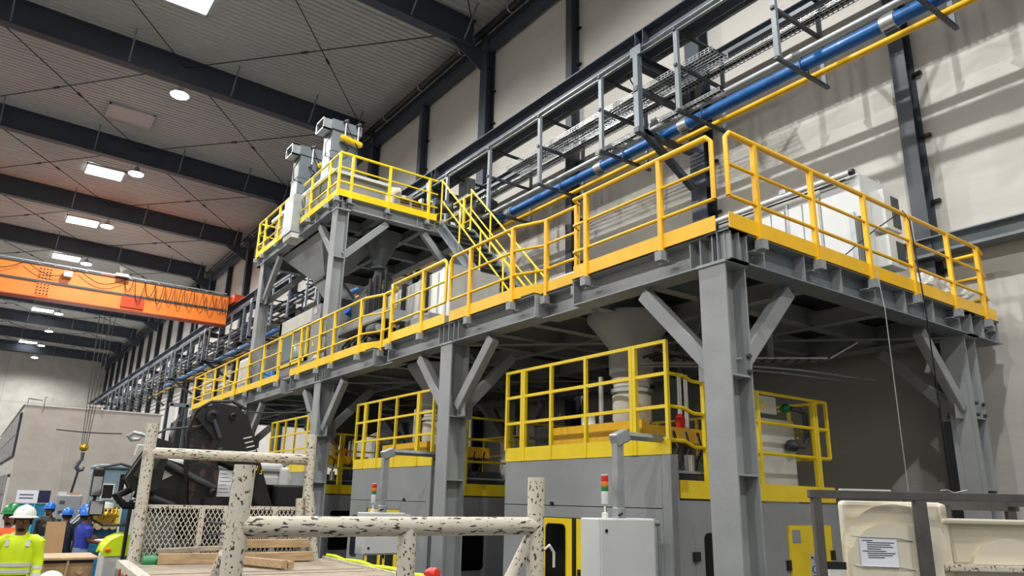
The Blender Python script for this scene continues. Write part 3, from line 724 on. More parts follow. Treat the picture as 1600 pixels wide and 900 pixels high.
t = thing('hydraulic_tower', 'grey box with pipes above the black mixer', 'machine', (7, 15, 5.85))
B(6.45, 6.95, 14.6, 15.3, 5.85, 6.4).build('body', 'machine_dark', t, bevel=.02)
for k in range(4): MB().cyl((6.5+.12*k, 14.5, 5.85), (6.5+.12*k, 14.5, 6.7+.1*k), .035).build('pipe', 'black', t, True)
t = thing('guarded_machine', 'light grey machine housing with a yellow-framed window', 'machine', (7.2, 19, ZD))
B(6.58, 6.62, 17.55, 17.75, ZD, 6.75).build('side_post', 'machine', t)
B(6.55, 7.9, 17.5, 18.1, ZD, 6.78).build('end_panel', 'machine', t, bevel=.01)
B(6.55, 7.9, 18.1, 20.6, 6.4, 6.78).build('top_box', 'offwhite', t, bevel=.01)
B(6.55, 7.9, 18.1, 20.6, ZD, 5.4).build('lower_panel', 'machine', t)
B(6.55, 7.9, 20.4, 20.6, ZD, 6.78).build('far_panel', 'machine', t)
B(7.3, 7.34, 18.1, 20.4, 5.4, 6.4).build('inner_panel', 'offwhite', t)
w = MB()
for a in ((18.15, 18.25, 5.4, 6.35), (20.25, 20.35, 5.4, 6.35), (18.15, 20.35, 5.4, 5.48), (18.15, 20.35, 6.27, 6.35), (19.2, 19.28, 5.4, 6.35)): w.box(6.5, 6.55, *a)
w = w.build('window_frame', 'lemon', t)
for a, b in ((18.25, 19.2), (19.28, 20.25)): B(6.52, 6.53, a, b, 5.48, 6.27).build('pane', 'glass', w)
for k in range(4): MB().ttube([(7.0, 18.5+.4*k, 6.4), (6.8, 18.6+.4*k, 6.0), (6.9, 18.4+.45*k, 5.6), (7.1, 18.6+.4*k, 5.4)], .04, 6).build('hose', 'black', t, True)
B(6.53, 6.55, 17.7, 17.9, 6.55, 6.7).build('sticker', 'white', t)
MB().ext([(-.09, 0), (.09, 0), (0, .15)], (6.535, 17.8, 5.7), (6.55, 17.8, 5.7)).build('warning_sign', 'lemon', t)
t = thing('vertical_ducts', 'pair of tall grey standpipes behind the yellow-framed machine', 'pipe', (7.4, 19.5, 6.78))
for k, (y, r, z) in enumerate(((19.2, .07, 8.2), (20.0, .045, 8.1), (18.6, .04, 7.9))): MB().cyl((7.4, y, 6.78), (7.4, y, z), r).build('pipe', 'galv', t, True)
for i, (y, r) in enumerate(((20.75, .22), (21.5, .25))):
    t = thing('blue_drum', ['blue plastic drum on the platform beside the guarded machine', 'second blue plastic drum further along the platform'][i], 'drum', (6.5, y, ZD))
    MB().lathe([(r*.9, 0), (r, .03), (r, .2), (r*1.04, .22), (r, .24), (r, .5), (r*.9, .54)], (6.5, y, ZD), 18).build('body', 'blue', t, True)
    MB().lathe([(r*.85, .54), (r*.8, .58)], (6.5, y, ZD), 18).build('lid', 'blue', t, True)
for i, y in enumerate((22.6, 24.3)):
    t = thing('grey_cabinet', ['grey steel cabinet behind the far guard rail, nearer one', 'grey steel cabinet behind the far guard rail, farther one'][i], 'cabinet', (7, y, ZD))
    B(6.7, 7.3, y-.5, y+.5, ZD, 6.3).build('body', 'offwhite', t, bevel=.01)
    B(6.68, 6.7, y-.46, y-.01, ZD+.1, 6.2).build('door', 'sheet', t); B(6.68, 6.7, y+.01, y+.46, ZD+.1, 6.2).build('door', 'sheet', t)
bags = [(6.25, 16.35, 5.05, .2, .28, .2, 'clear plastic bag hanging on the rail by the upper column'), (11.15, 4.95, 5.12, .42, .28, .28, 'heap of clear plastic film at the right end of the platform, left bundle'), (11.75, 4.95, 5.14, .36, .28, .3, 'heap of clear plastic film at the right end of the platform, right bundle')]
for i, (x, y, z, a, b, c, lab) in enumerate(bags):
    tag(MB().lump((x, y, z), a, b, c, i+11, .55, 2.2, 28, 18).build('plastic_film', 'plastic', None, False, base=(x, y, ZD)), lab, 'plastic film')
# white electrical cabinets
t = thing('electrical_cabinet', 'white electrical cabinet with cooling units at the right end of the platform', 'cabinet', (10.9, 5.6, ZD))
B(10.5, 11.25, 5.42, 6.1, 5.55, 7.12).build('body', 'white', t, bevel=.012)
B(10.5, 11.2, 5.45, 6.1, ZD, 5.55).build('plinth', 'machine_dark', t)
for k, (z0, z1) in enumerate(((5.6, 6.1), (6.2, 6.85))):
    c = B(10.75, 11.2, 5.2, 5.42, z0, z1).build('cooling_unit', 'white', t, bevel=.01)
    for j in range(6): B(10.95+.04*j, 10.97+.04*j, 5.185, 5.2, z0+.06, z1-.08).build('slat', 'machine_dark', c)
B(10.47, 10.5, 5.55, 5.64, 5.0, 6.5).build('cable_strip', 'galv', t)
B(10.46, 10.5, 5.46, 5.52, 5.1, 6.4).build('terminal_strip', 'machine_dark', t)
for x, y in ((10.55, 5.5), (11.2, 5.5)): MB().ttube([(x, y-.03, 7.12), (x, y-.04, 7.18), (x, y, 7.22), (x, y+.04, 7.18), (x, y+.03, 7.12)], .01, 5).build('lifting_eye', 'silver', t)
for i, (a, b) in enumerate(((6.13, 6.72), (6.75, 7.3))):
    t = thing('switch_cabinet', ['white switch cabinet next to the one with cooling units', 'white switch cabinet furthest from the platform end'][i], 'cabinet', (10.9, a+.3, ZD))
    B(10.52, 11.2, a, b, ZD+.1, 6.95).build('body', 'white', t, bevel=.01)
    B(10.52, 11.2, a+.02, b-.02, ZD, ZD+.1).build('plinth', 'black', t)
    for q in (0, 1):
        y0 = a+.02+q*(b-a)/2; d = B(10.49, 10.52, y0, y0+(b-a)/2-.03, ZD+.25, 6.9).build('door', 'white', t)
        B(10.47, 10.49, y0+.2, y0+.22, 5.7, 5.85).build('handle', 'black', d)
    B(10.48, 10.52, b-.03, b+.01, ZD, 7.0).build('edge_strip', 'galv', t)
t = thing('white_conduit', 'white conduit pipe with clamps running above the cabinets', 'pipe', (10.45, 5.5, 7.1))
MB().cyl((10.42, 5.5, 7.13), (10.42, 14.5, 7.06), .045).build('pipe', 'white', t, True)
MB().cyl((10.42, 5.45, 7.13), (10.42, 5.52, 7.13), .05).build('end_cap', 'black', t, True)
MB().cyl((10.42, 5.6, 7.04), (10.42, 14.5, 6.98), .015, n=6).build('cable', 'black', t, True)
for y in (5.9, 6.7): B(10.38, 10.6, y-.06, y+.06, 7.16, 7.24).build('clamp', 'galv', t)
t = thing('hanging_cables', 'two thin black cables hanging over the right-hand guard rail', 'cable', (9.7, 4.44, 5))
MB().ttube([(9.35, 5.4, 5.3), (9.55, 4.8, 5.75), (9.68, YF-.05, 5.96), (9.72, YF-.1, 5.8), (9.78, YF-.12, 4.6), (9.8, YF-.12, 3.4), (9.85, YF-.12, 1.6)], .009, 5).build('cable', 'black', t, True)
MB().ttube([(9.0, 5.4, 5.3), (8.75, 4.7, 4.9), (8.72, YF-.08, 4.9), (8.73, YF-.12, 4.4), (8.74, YF-.12, 3.0), (8.76, YF-.12, 1.5)], .006, 5).build('cable', 'galv', t, True)

# ------------------------------------------------------------------ under the platform: funnel, trays
t = thing('discharge_funnel', 'grey conical discharge funnel under the platform above the first press', 'hopper', (7.3, 7.3, 3.7))
MB().lathe([(.62, 4.6), (.6, 4.52), (.31, 4.15), (.31, 3.78), (.27, 3.74), (.14, 3.6)], (7.3, 7.3, 0), 24).build('cone', 'steel', t, True)
t = thing('discharge_funnel', 'grey conical discharge funnel under the platform above the second press', 'hopper', (7.3, 12.7, 3.7))
MB().lathe([(.62, 4.6), (.6, 4.52), (.31, 4.15), (.31, 3.78), (.27, 3.74), (.14, 3.6)], (7.3, 12.7, 0), 24).build('cone', 'steel', t, True)
t = thing('square_hopper', 'square dark hopper hanging under the platform above the third press', 'hopper', (7.3, 18, 3.7))
frust(MB(), (6.9, 8.3, 17.2, 18.8, 4.6), (6.9, 8.3, 17.2, 18.8, 3.7)).build('body', 'machine_dark', t)
frust(MB(), (6.9, 8.3, 17.2, 18.8, 3.7), (7.3, 7.7, 17.6, 18.2, 3.3)).build('outlet', 'machine_dark', t)
t = thing('perforated_tray', 'perforated grey cable tray under the right half of the platform', 'cable tray', (9, 7, 4.2))
MB().bar((7.6, 7.4, 4.05), (9.5, 5.7, 4.05), .3, .02).build('tray', 'galv', t)
MB().bar((9.5, 5.7, 4.05), (9.9, 5.5, 4.3), .3, .02).build('tray_bend', 'galv', t)
mb = MB()
for k in range(16):
    for j in (-1, 0, 1):
        c = V((7.7, 7.3, 4.035)).lerp(V((9.45, 5.74, 4.035)), k/15)+V((.66, .75, 0))*j*.09
        mb.box(c.x-.03, c.x+.03, c.y-.015, c.y+.015, c.z-.002, c.z+.002)
stuff(mb.build('slots', 'black', t))
B(9.0, 9.06, 6.2, 6.26, 4.05, 4.55).build('hanger', 'steel', t)
for k in range(2):
    y = 6.2+k*.3
    tag(MB().ttube([(6.9, y+.5, 3.82), (7.8, y, 3.86), (9.2, y-.3, 3.9), (11.2, y-.3, 3.98)], .016, 6).build('conduit_tube', 'galv', None, True), ['thin galvanised tube under the platform behind the near column, front one', 'thin galvanised tube under the platform behind the near column, rear one'][k], 'pipe', 'tubes under the platform')

# ------------------------------------------------------------------ presses under the platform
def rounded(y0, y1, z0, z1, r=.07, n=5):
    pts = []
    for cx, cz, a0 in ((y1-r, z1-r, 0), (y0+r, z1-r, 90), (y0+r, z0+r, 180), (y1-r, z0+r, 270)):
        for k in range(n+1):
            a = R(a0+90*k/n); pts.append((cx+r*math.cos(a), cz+r*math.sin(a)))
    return pts
def plate_x(x0, x1, poly):  # outline in (y, z), thickness along x
    mb = MB(); n = len(poly)
    return mb.add([(x0, y, z) for y, z in poly]+[(x1, y, z) for y, z in poly], [tuple(range(n)), tuple(range(2*n-1, n-1, -1))]+[(i, (i+1) % n, n+(i+1) % n, n+i) for i in range(n)])
def plate_y(y0, y1, poly):
    mb = MB(); n = len(poly)
    return mb.add([(x, y0, z) for x, z in poly]+[(x, y1, z) for x, z in poly], [tuple(range(n)), tuple(range(2*n-1, n-1, -1))]+[(i, (i+1) % n, n+(i+1) % n, n+i) for i in range(n)])
def press(ya, idx):
    lab = ['large grey press nearest the camera with yellow railing on top', 'grey press with yellow railing behind the second platform column', 'grey press with yellow railing behind the truck crane'][idx]
    t = thing('press_machine', lab, 'machine', (8, ya+1.6, 0), group='presses under the platform')
    yb = ya+3.2; X = 6.4
    b = B(X+.06, 9.7, ya+.06, yb, 0, 2.08).build('body', 'machine_dark', t)
    B(X+.06, 8.2, ya+.5, yb, 2.08, 2.56).build('upper_body', 'machine_dark', t)
    # front: upper cover, lower panels, doors
    B(X, X+.05, ya+.14, yb, 2.01, 2.6).build('front_cover', 'machine', t)
    for y in (ya+.9, ya+2.1): MB().cyl((X-.03, y, 2.03), (X, y, 2.03), .025, n=8).build('catch', 'black', t)
    B(X-.005, X+.12, ya-.01, ya+.13, 0, 2.6).build('corner_post', 'machine', t)
    B(X, X+.05, ya+.14, ya+1.05, .1, 2.0).build('front_panel', 'machine', t)
    B(X, X+.05, ya+1.06, ya+2.42, 1.86, 2.0).build('lintel', 'machine', t)
    if idx == 0:
        B(X, X+.05, ya+2.43, yb, .1, 2.0).build('front_panel', 'machine', t)
    else:
        B(X, X+.05, ya+2.43, yb, .1, 2.0).build('front_panel', 'machine', t)
        plate_x(X-.012, X-.002, rounded(ya+2.75, ya+3.05, .95, 1.72)).build('window', 'glassdark', t)
        plate_x(X-.012, X-.002, rounded(ya+.5, ya+.8, .95, 1.72)).build('window', 'glassdark', t)
    for k, (a, c) in enumerate(((ya+1.07, ya+1.62), (ya+1.7, ya+2.36))):
        d = B(X+.0, X+.04, a, c, .1, 1.85).build('sliding_door', 'lemon', t)
        plate_x(X-.014, X-.002, rounded(a+.13, c-.13, .6, 1.78)).build('window', 'glassdark', d)
        B(X-.03, X, c-.08, c-.05, 1.0, 1.25).build('handle', 'black', d)
    B(X-.005, X+.02, ya+1.62, ya+1.7, .1, 1.86).build('door_gap', 'black', t)
    # right-hand side facing the camera
    B(X+.13, 9.72, ya, ya+.05, 0, 2.1).build('side_panel', 'machine', t)
    B(7.35, 7.95, ya-.006, ya, 1.85, 2.07).build('side_hatch', 'machine', t)
    d = B(6.75, 8.25, ya-.012, ya, .05, 1.83).build('side_door', 'machine', t)
    plate_y(ya-.02, ya-.011, rounded(6.9, 7.5, .9, 1.75)).build('window', 'glassdark', d)
    for z in (1.45, .6): B(6.7, 6.8, ya-.04, ya-.01, z, z+.1).build('hinge', 'black', d)
    d = B(8.5, 9.42, ya-.025, ya, .1, 1.83).build('cabinet_door', 'lemon', t)
    B(8.55, 8.72, ya-.03, ya-.025, 1.62, 1.78).build('type_plate', 'galv', d)
    s = B(8.9, 9.02, ya-.03, ya-.025, 1.2, 1.55).build('safety_sign', 'white', d)
    MB().cyl((8.96, ya-.035, 1.3), (8.96, ya-.03, 1.3), .05, n=16).build('blue_symbol', 'blue', s)
    B(8.94, 8.98, ya-.037, ya-.035, 1.27, 1.33).build('white_mark', 'white', s)
    B(8.9, 9.02, ya-.034, ya-.03, 1.49, 1.55).build('yellow_strip', 'lemon', s)
    MB().cyl((8.93, ya-.034, 1.44), (8.93, ya-.03, 1.44), .018, n=10).build('black_symbol', 'black', s)
    for z in (1.38, 1.41, 1.44): B(8.955, 9.005, ya-.034, ya-.03, z, z+.01).build('text_line', 'ink', s)
    B(8.91, 9.01, ya-.034, ya-.03, 1.2, 1.23).build('blue_strip', 'tintwindow', s)
    B(8.42, 8.49, ya-.03, ya, 1.3, 1.42).build('latch', 'black', t); B(9.36, 9.44, ya-.05, ya-.02, 1.4, 1.52).build('latch', 'black', d)
    # front railing
    zs = (3.9, 3.52, 3.14)
    for z in zs: MB().bar((X, ya, z), (X, yb, z), .04, .04).build('front_rail', 'lemon', t)
    for k, y in enumerate((ya+.01, ya+.55, ya+1.42, ya+2.14, ya+2.78, yb-.01)):
        if k in (1, 4):
            for q in (-.028, .028): B(X-.025, X+.025, y+q-.025, y+q+.025, 2.6, 3.92).build('post', 'lemon', t)
        else: B(X-.022, X+.022, y-.022, y+.022, 2.76 if k in (0, 5) else 2.6, 3.92).build('post', 'lemon', t)
    ks = (ya-.02, ya+.55, ya+1.42, ya+2.14, ya+2.78, yb)
    for a, c in zip(ks[:-1], ks[1:]): B(X-.012, X+.012, a+.003, c-.003, 2.6, 2.79).build('toe_board', 'lemon', t)
    # rear rail seen through
    for z in (3.4, 3.0): MB().bar((9.5, ya+.4, z), (9.5, yb, z), .035, .035).build('rear_rail', 'lemon', t)
    for k in range(4): B(9.48, 9.52, ya+.5+k*.85, ya+.54+k*.85, 2.1, 3.4).build('rear_post', 'lemon', t)
    # side railing, lower
    for z, z0 in ((3.47, 3.52), (3.09, 3.14), (2.7, 2.76)):
        MB().ttube([(X, ya, z0), (X+.25, ya, z0), (X+.42, ya, z), (9.6, ya, z)], .022, 6).build('side_rail', 'lemon', t, True)
    for x in (7.05, 8.05, 9.3):
        for q in ((-.03, .03) if x != 8.05 else (0,)): B(x+q-.025, x+q+.025, ya-.025, ya+.025, 2.12, 3.48).build('post', 'lemon', t)
    B(9.58, 9.62, ya-.02, ya+.02, 2.7, 3.48).build('post', 'lemon', t)
    for z in (3.47, 3.09, 2.7): MB().bar((9.6, ya, z), (9.6, ya+.9, z), .04, .04).build('side_rail', 'lemon', t)
    for a, c in ((X+.14, 7.05), (7.05, 8.05), (8.05, 9.3), (9.3, 9.62)): B(a+.003, c-.003, ya-.02, ya+.005, 2.12, 2.32).build('toe_board', 'lemon', t)
    # press head
    p = B(6.75, 8.1, ya+.75, ya+2.45, 2.82, 3.02).build('press_plate', 'yellow', t, bevel=.01)
    B(6.68, 6.75, ya+.7, ya+2.5, 2.8, 3.06).build('plate_edge', 'yellow', p)
    MB().lathe([(.2, 2.95), (.2, 3.05), (.27, 3.15), (.27, 3.48), (.22, 3.5), (.22, 3.58), (.25, 3.6), (.25, 3.66)], (7.3, ya+1.48, 0), 20).build('cylinder', 'offwhite', t, True)
    for z in (3.52, 3.66): MB().lathe([(.29, z), (.29, z+.05)], (7.3, ya+1.48, 0), 20).build('cylinder_ring', 'silver', t, True)
    for dx, dy in ((-.25, .35), (.35, -.55), (.42, -.6), (-.3, .3)): MB().cyl((7.3+dx, ya+1.48+dy, 2.9), (7.3+dx, ya+1.48+dy, 3.75), .035).build('guide_rod', 'silver', t, True)
    for k in range(4): MB().ttube([(7.2+.08*k, ya+1.3, 3.66), (7.2+.1*k, ya+1.3, 3.95), (7.3+.12*k, ya+1.0, 4.02), (7.9+.12*k, ya+.7, 3.95)], .014, 6).build('hose', 'black', t, True)
    MB().lump((7.5, ya+.8, 3.1), .06, .07, .1, idx+3, .2).build('valve_block', 'red', t, True)
    B(6.7, 7.1, ya+2.55, ya+2.9, 2.6, 3.1).build('control_block', 'black', t, bevel=.02)
    B(8.3, 9.2, ya+.25, ya+.7, 2.1, 3.2).build('pump_cabinet', 'offwhite', t, bevel=.02)
    B(8.35, 8.75, ya+.2, ya+.25, 3.25, 3.48).build('electrical_box', 'offwhite', t)
    MB().ext([(-.06, 0), (.06, 0), (0, .1)], (8.45, ya+.195, 3.31), (8.45, ya+.2, 3.31)).build('warning_sign', 'lemon', t)
    MB().ttube([(8.95, ya+.15, 2.85), (9.2, ya+.12, 2.85), (9.28, ya+.12, 2.95), (9.28, ya+.12, 3.3), (9.2, ya+.15, 3.35), (9.0, ya+.15, 3.35)], .035, 8).build('pipework', 'machine_dark', t, True)
    MB().lump((8.98, ya+.15, 2.85), .09, .09, .08, 5, .2).build('valve', 'darksteel', t, True)
    MB().lump((8.95, ya+.2, 3.35), .07, .07, .06, 6, .2).build('valve', 'green', t, True)
    B(6.6, 8.2, ya+.08, ya+.35, 2.4, 2.43).build('shelf', 'galv', t)
    MB().cyl((6.95, ya+.2, 2.43), (6.95, ya+.2, 2.62), .06).build('cylinder_foot', 'silver', t, True)
    B(6.9, 7.15, ya+.1, ya+.3, 2.15, 2.33).build('terminal_block', 'black', t)
    for k in range(5): MB().ttube([(6.7+.2*k, ya+.25, 2.45), (6.75+.2*k, ya+.18, 2.7), (6.8+.22*k, ya+.3, 2.9)], .018, 5).build('hose', 'black', t, True)
press(5.82, 0); press(11.2, 1); press(16.6, 2)
t = thing('work_lamp', 'small bright work lamp on a white bracket behind the first press railing', 'lamp', (7.6, 8.55, 2.56))
B(7.58, 7.62, 8.53, 8.57, 2.56, 3.3).build('stand', 'galv', t)
B(7.45, 7.7, 8.5, 8.54, 3.1, 3.34).build('bracket', 'white', t)
MB().lathe([(.03, 0), (.08, .05), (.07, .13), (.03, .18)], (7.5, 8.42, 2.96), 14).build('bulb', 'worklight', t, True)

# ------------------------------------------------------------------ swing-arm panels with signal lights
def panel(y, idx, w, h, zt, x0, lit=False):
    lab = ['white console hanging from a swing arm, next to the near column', 'white console hanging from a swing arm at the second press', 'white console on a swing arm at the third press, behind the truck'][idx]
    t = thing('hanging_console', lab, 'console', (x0, y, zt), group='hanging panels')
    xp = x0+.43*w/.85
    MB().ttube([(6.42, y, 2.77), (xp+.12, y, 2.77)], .045, 4).build('arm', 'galv', t)
    MB().bar((xp-.06, y, 2.7), (xp+.13, y, 2.78), .13, .14).build('elbow', 'galv', t, bevel=.02)
    MB().bar((xp, y, 2.68), (xp, y, zt+.08), .085, .1, up=(1, 0, 0)).build('drop_tube', 'galv', t)
    MB().lathe([(.07, 0), (.07, .1), (.055, .11)], (xp, y, zt), 14).build('coupling', 'galv', t, True)
    b = B(x0, x0+w, y-.14, y+.14, zt-h, zt).build('housing', 'white', t, bevel=.012)
    B(x0+.02, x0+w-.03, y-.155, y-.14, zt-h+.02, zt-.01).build('front_cover', 'white', t, bevel=.006)
    for z in (zt-.12, zt-h+.1): MB().cyl((x0+.09, y-.165, z), (x0+.09, y-.15, z), .018, n=10).build('lock', 'black', t)
    hd = MB().ttube([(x0+w, y-.05, zt-.05), (x0+w+.12, y-.07, zt-.05)], .03, 8).build('handle_bracket', 'galv', t)
    MB().ttube([(x0+w, y-.05, zt-h+.05), (x0+w+.12, y-.07, zt-h+.05)], .03, 8).build('handle_bracket', 'galv', t)
    MB().cyl((x0+w+.12, y-.07, zt-.05), (x0+w+.12, y-.07, zt-h+.05), .02).build('grab_handle', 'galv', t, True)
    MB().bar((xp-.09, y-.1, zt+.03), (xp-.01, y-.06, zt+.05), .02, .02).build('lever', 'black', t)
    s = thing('signal_light', ['red, amber and green signal light on the near console', 'red, amber and green signal light on the second console', 'signal light glowing green on the third console'][idx], 'signal light', (x0+.29*w, y+.02, zt), group='signal lights')
    x = x0+.29*w; yy = y+.02
    MB().lathe([(.035, 0), (.035, .05), (.012, .06), (.012, .14), (.03, .14)], (x, yy, zt), 14).build('stem', 'offwhite', s, True)
    for z0, z1, m in ((.14, .27, 'white'), (.27, .32, 'litgreen' if lit else 'green'), (.32, .37, 'amber'), (.37, .43, 'red'), (.43, .445, 'white')):
        MB().lathe([(.037, z0), (.038, z0+.004), (.038, z1-.004), (.037, z1)], (x, yy, zt), 16).build('segment', m, s, True)
panel(5.93, 0, .82, .8, 1.9, 5.28)
panel(11.0, 1, .7, .62, 1.83, 5.08)
panel(16.5, 2, .7, .62, 1.83, 5.3, True)

# ------------------------------------------------------------------ flatbed truck with loader crane (local frame: y forward, origin at tail left)
TR = thing('flatbed_truck', 'white-railed flatbed truck with folded black loader crane', 'truck', (1.28, 4.55, 0), R(-3.5), local=True)
ZB = 1.3
bed = B(-.06, 2.36, -.02, 4.95, ZB-.16, ZB-.05).build('bed_frame', 'darksteel', TR)
k = 0; y = 0
while y < 4.9:
    B(.05, 2.25, y+.004, y+.156, ZB-.05, ZB+random.uniform(-.004, .004)).build('plank', 'wood_bed', TR); y += .16
for x in (-.06, 2.25): B(x, x+.11, -.02, 4.95, ZB-.12, ZB+.03).build('side_rail', 'chipped', TR)
for k in range(8): B(-.075, -.06, .2+k*.6, .26+k*.6, ZB-.14, ZB-.02).build('stake_pocket', 'red', TR)
# tail frame
for x in (0.04, 2.14):
    MB().cyl((x, 0, ZB-.1), (x+(.015 if x < 1 else 0), 0, 2.22), .062, n=18).build('tail_post', 'chipped', TR, True)
MB().cyl((.02, 0, 1.87), (2.14, 0, 1.88), .062, n=18).build('tail_rail', 'chipped_rail', TR, True)
MB().cyl((1.13, 0, 1.87), (1.13, 0, ZB-.02), .06, n=18).build('tail_stanchion', 'chipped', TR, True)
MB().cyl((2.12, .02, 1.82), (1.82, .06, ZB-.02), .045, n=14).build('tail_brace', 'chipped', TR, True)
MB().cyl((.02, .04, 1.72), (-.06, .3, ZB-.02), .045, n=14).build('tail_brace', 'chipped', TR, True)
MB().ttube([(2.18, -.05, 1.72), (2.22, -.06, 1.75), (2.26, -.06, 1.7), (2.26, -.06, 1.6)], .009, 6).build('hook', 'offwhite', TR)
# head frame
HY = 4.88
MB().cyl((.1, HY, ZB-.05), (.08, HY, 2.82), .065, n=16).build('head_post', 'chipped', TR, True)
MB().cyl((2.12, HY, ZB-.02), (1.98, HY, 2.1), .065, n=16).build('head_post', 'chipped', TR, True)
MB().cyl((1.97, HY, 2.02), (1.96, HY, 2.82), .062, n=16).build('head_post', 'chipped', TR, True)
MB().cyl((1.88, HY, 2.02), (1.92, HY+.02, ZB), .05, n=14).build('head_brace', 'chipped', TR, True)
MB().cyl((.03, HY, 2.49), (1.97, HY, 2.5), .062, n=16).build('head_rail', 'chipped_rail', TR, True)
B(.05, 2.1, HY+.03, HY+.06, 1.88, 1.92).build('mesh_rail', 'chipped', TR)
for x in (.75, 1.02, 1.6): B(x-.03, x+.03, HY+.02, HY+.05, ZB, 1.9).build('mesh_post', 'chipped', TR)
mb = MB(); z0, z1 = ZB+.03, 1.88
for s in (-1, 1):
    x = -.4
    while x < 2.5:
        # clip the diagonal to the panel
        a = V((x, HY+.04, z0)); b = V((x+s*(z1-z0)*.55, HY+.04, z1)); pts = []
        for q in [i/12 for i in range(13)]:
            p = a.lerp(b, q)
            if .08 <= p.x <= 2.08: pts.append(p)
        if len(pts) > 1: mb.bar(pts[0], pts[-1], .009, .009, up=(0, 1, 0))
        x += .052
stuff(mb.build('expanded_mesh', 'chipped', TR))
MB().ttube([(.02, HY-.1, 2.5), (.0, HY-.1, 2.56), (-.05, HY-.1, 2.56), (-.07, HY-.1, 2.45)], .014, 6).build('hook', 'offwhite', TR)
# loader crane
cr2 = MB().ttube([(1.0, 5.55, .9), (1.0, 5.55, 2.0)], [.3, .25], 12).build('crane_base', 'black', TR, True)
def plate_boom(name, poly, y0, y1, m='black', bevel=.02, parent=None):
    if 'boom' in name: poly = [(x-.09, z-.13) for x, z in poly]
    return plate_y(y0, y1, poly).build(name, m, parent or TR, bevel=bevel)
b1 = plate_boom('main_boom', [(.84, 1.7), (1.22, 1.7), (.98, 2.75), (.95, 3.1), (.82, 3.18), (.66, 3.1), (.66, 2.9)], 5.4, 5.75, 'rustblack')
b2 = plate_boom('outer_boom', [(.72, 3.1), (.8, 3.22), (.95, 3.27), (1.15, 3.25), (1.3, 3.14), (1.55, 2.5), (1.94, 1.5), (1.64, 1.5), (1.42, 2.2), (1.34, 2.48), (1.22, 2.54), (1.02, 2.6), (.94, 2.72), (.96, 2.85)], 5.3, 5.4)
plate_boom('outer_boom_rear', [(.72, 3.1), (.8, 3.22), (.95, 3.27), (1.15, 3.25), (1.3, 3.14), (1.55, 2.5), (1.94, 1.5), (1.64, 1.5), (1.42, 2.2), (1.34, 2.48), (1.22, 2.54), (1.02, 2.6), (.94, 2.72), (.96, 2.85)], 5.75, 5.85)
for x, z, r in ((.88, 3.12, .08), (1.03, 2.69, .055), (1.28, 2.6, .05), (1.12, 3.14, .04), (1.0, 2.2, .045)):
    MB().lathe([(r, 0), (r, .05), (r*.5, .06), (r*.5, .02)], (0, 0, 0), 16).build('tmp', 'black')
    o = bpy.data.objects['tmp']; o.name = 'pin'; o.parent = TR; o.rotation_euler = (R(90), 0, 0); o.location = (x-.09, 5.3, z-.13)
MB().cyl((.81, 5.26, 2.95), (.91, 5.26, 2.73), .025).build('link_rod', 'darksteel', TR, True)
MB().ttube([(.59, 5.3, 2.17), (.53, 5.3, 2.77), (.59, 5.3, 3.05), (.76, 5.3, 3.17), (1.01, 5.3, 3.2), (1.19, 5.3, 3.11)], .022, 6).build('hydraulic_hose', 'black', TR, True)
MB().ttube([(1.45, 5.28, 2.4), (1.35, 5.28, 2.1), (1.5, 5.28, 1.85)], .022, 6).build('hydraulic_hose', 'black', TR, True)
MB().ttube([(1.4, 5.28, 2.35), (1.28, 5.28, 2.1), (1.45, 5.28, 1.75)], .02, 6).build('hydraulic_hose', 'black', TR, True)
dc = B(1.02, 1.16, 5.385, 5.39, 2.12, 2.38)
lb = B(.98, 1.14, 5.39, 5.4, 2.02, 2.34).build('paper_label', 'paper', TR)
for j in range(6): B(1.0, 1.12-.02*(j % 3), 5.386, 5.39, 2.07+j*.045, 2.075+j*.045).build('text_line', 'ink', lb)
B(1.05, 1.14, 5.39, 5.4, 1.93, 2.0).build('paper_label', 'paper', TR)
for j in range(5):
    MB().bar((1.2+j*.025, 5.295, 2.74-j*.055), (1.3+j*.025, 5.295, 2.77-j*.055), .008, .016).build('white_stripe', 'offwhite', b2)
textmesh('boom_lettering', 'IB', .13, 'lemon', b2, (1.44, 5.292, 2.35), (R(90), R(15), 0))
# jib folded to the left with small hook
plate_boom('jib_box', [(-.06, 2.2), (.02, 2.08), (.26, 2.1), (.34, 2.62), (.2, 2.66), (.14, 2.6)], 5.2, 5.6)
MB().bar((.22, 5.18, 2.55), (.06, 5.18, 2.2), .16, .03, up=(0, 1, 0)).build('jib_cover', 'olive', TR)
plate_boom('jib_arm', [(.1, 2.1), (.3, 2.45), (.95, 2.25), (.95, 1.78), (.3, 1.82)], 5.45, 5.65)
MB().cyl((.05, 5.35, 2.05), (1.0, 5.35, 1.72), .06).build('jib_cylinder', 'black', TR, True)
MB().cyl((.35, 5.38, 2.4), (.95, 5.38, 2.12), .04).build('jib_rod', 'machine_dark', TR, True)
MB().ttube([(.0, 5.3, 2.08), (-.15, 5.2, 2.0), (-.05, 5.2, 1.9), (.2, 5.25, 1.9)], .04, 8).build('hydraulic_hose', 'rubber', TR, True)
MB().ext([(-.06, 0), (.05, .06), (-.05, .12)], (.4, 5.44, 2.2), (.4, 5.45, 2.2)).build('arrow_decal', 'offwhite', TR)
hk2 = MB().ttube([(.25, 5.3, 2.66), (.1, 5.3, 2.69), (.02, 5.3, 2.72), (-.07, 5.3, 2.73), (-.12, 5.3, 2.69), (-.08, 5.3, 2.65), (.0, 5.3, 2.66), (.02, 5.3, 2.69)], [.02, .022, .025, .022, .022, .022, .018, .01], 8).build('hook', 'galv', TR, True)
MB().ttube([(.1, 5.3, 2.69), (.3, 5.35, 2.8), (.65, 5.35, 2.86), (.8, 5.35, 2.95)], .014, 5).build('winch_cable', 'darksteel', TR, True)
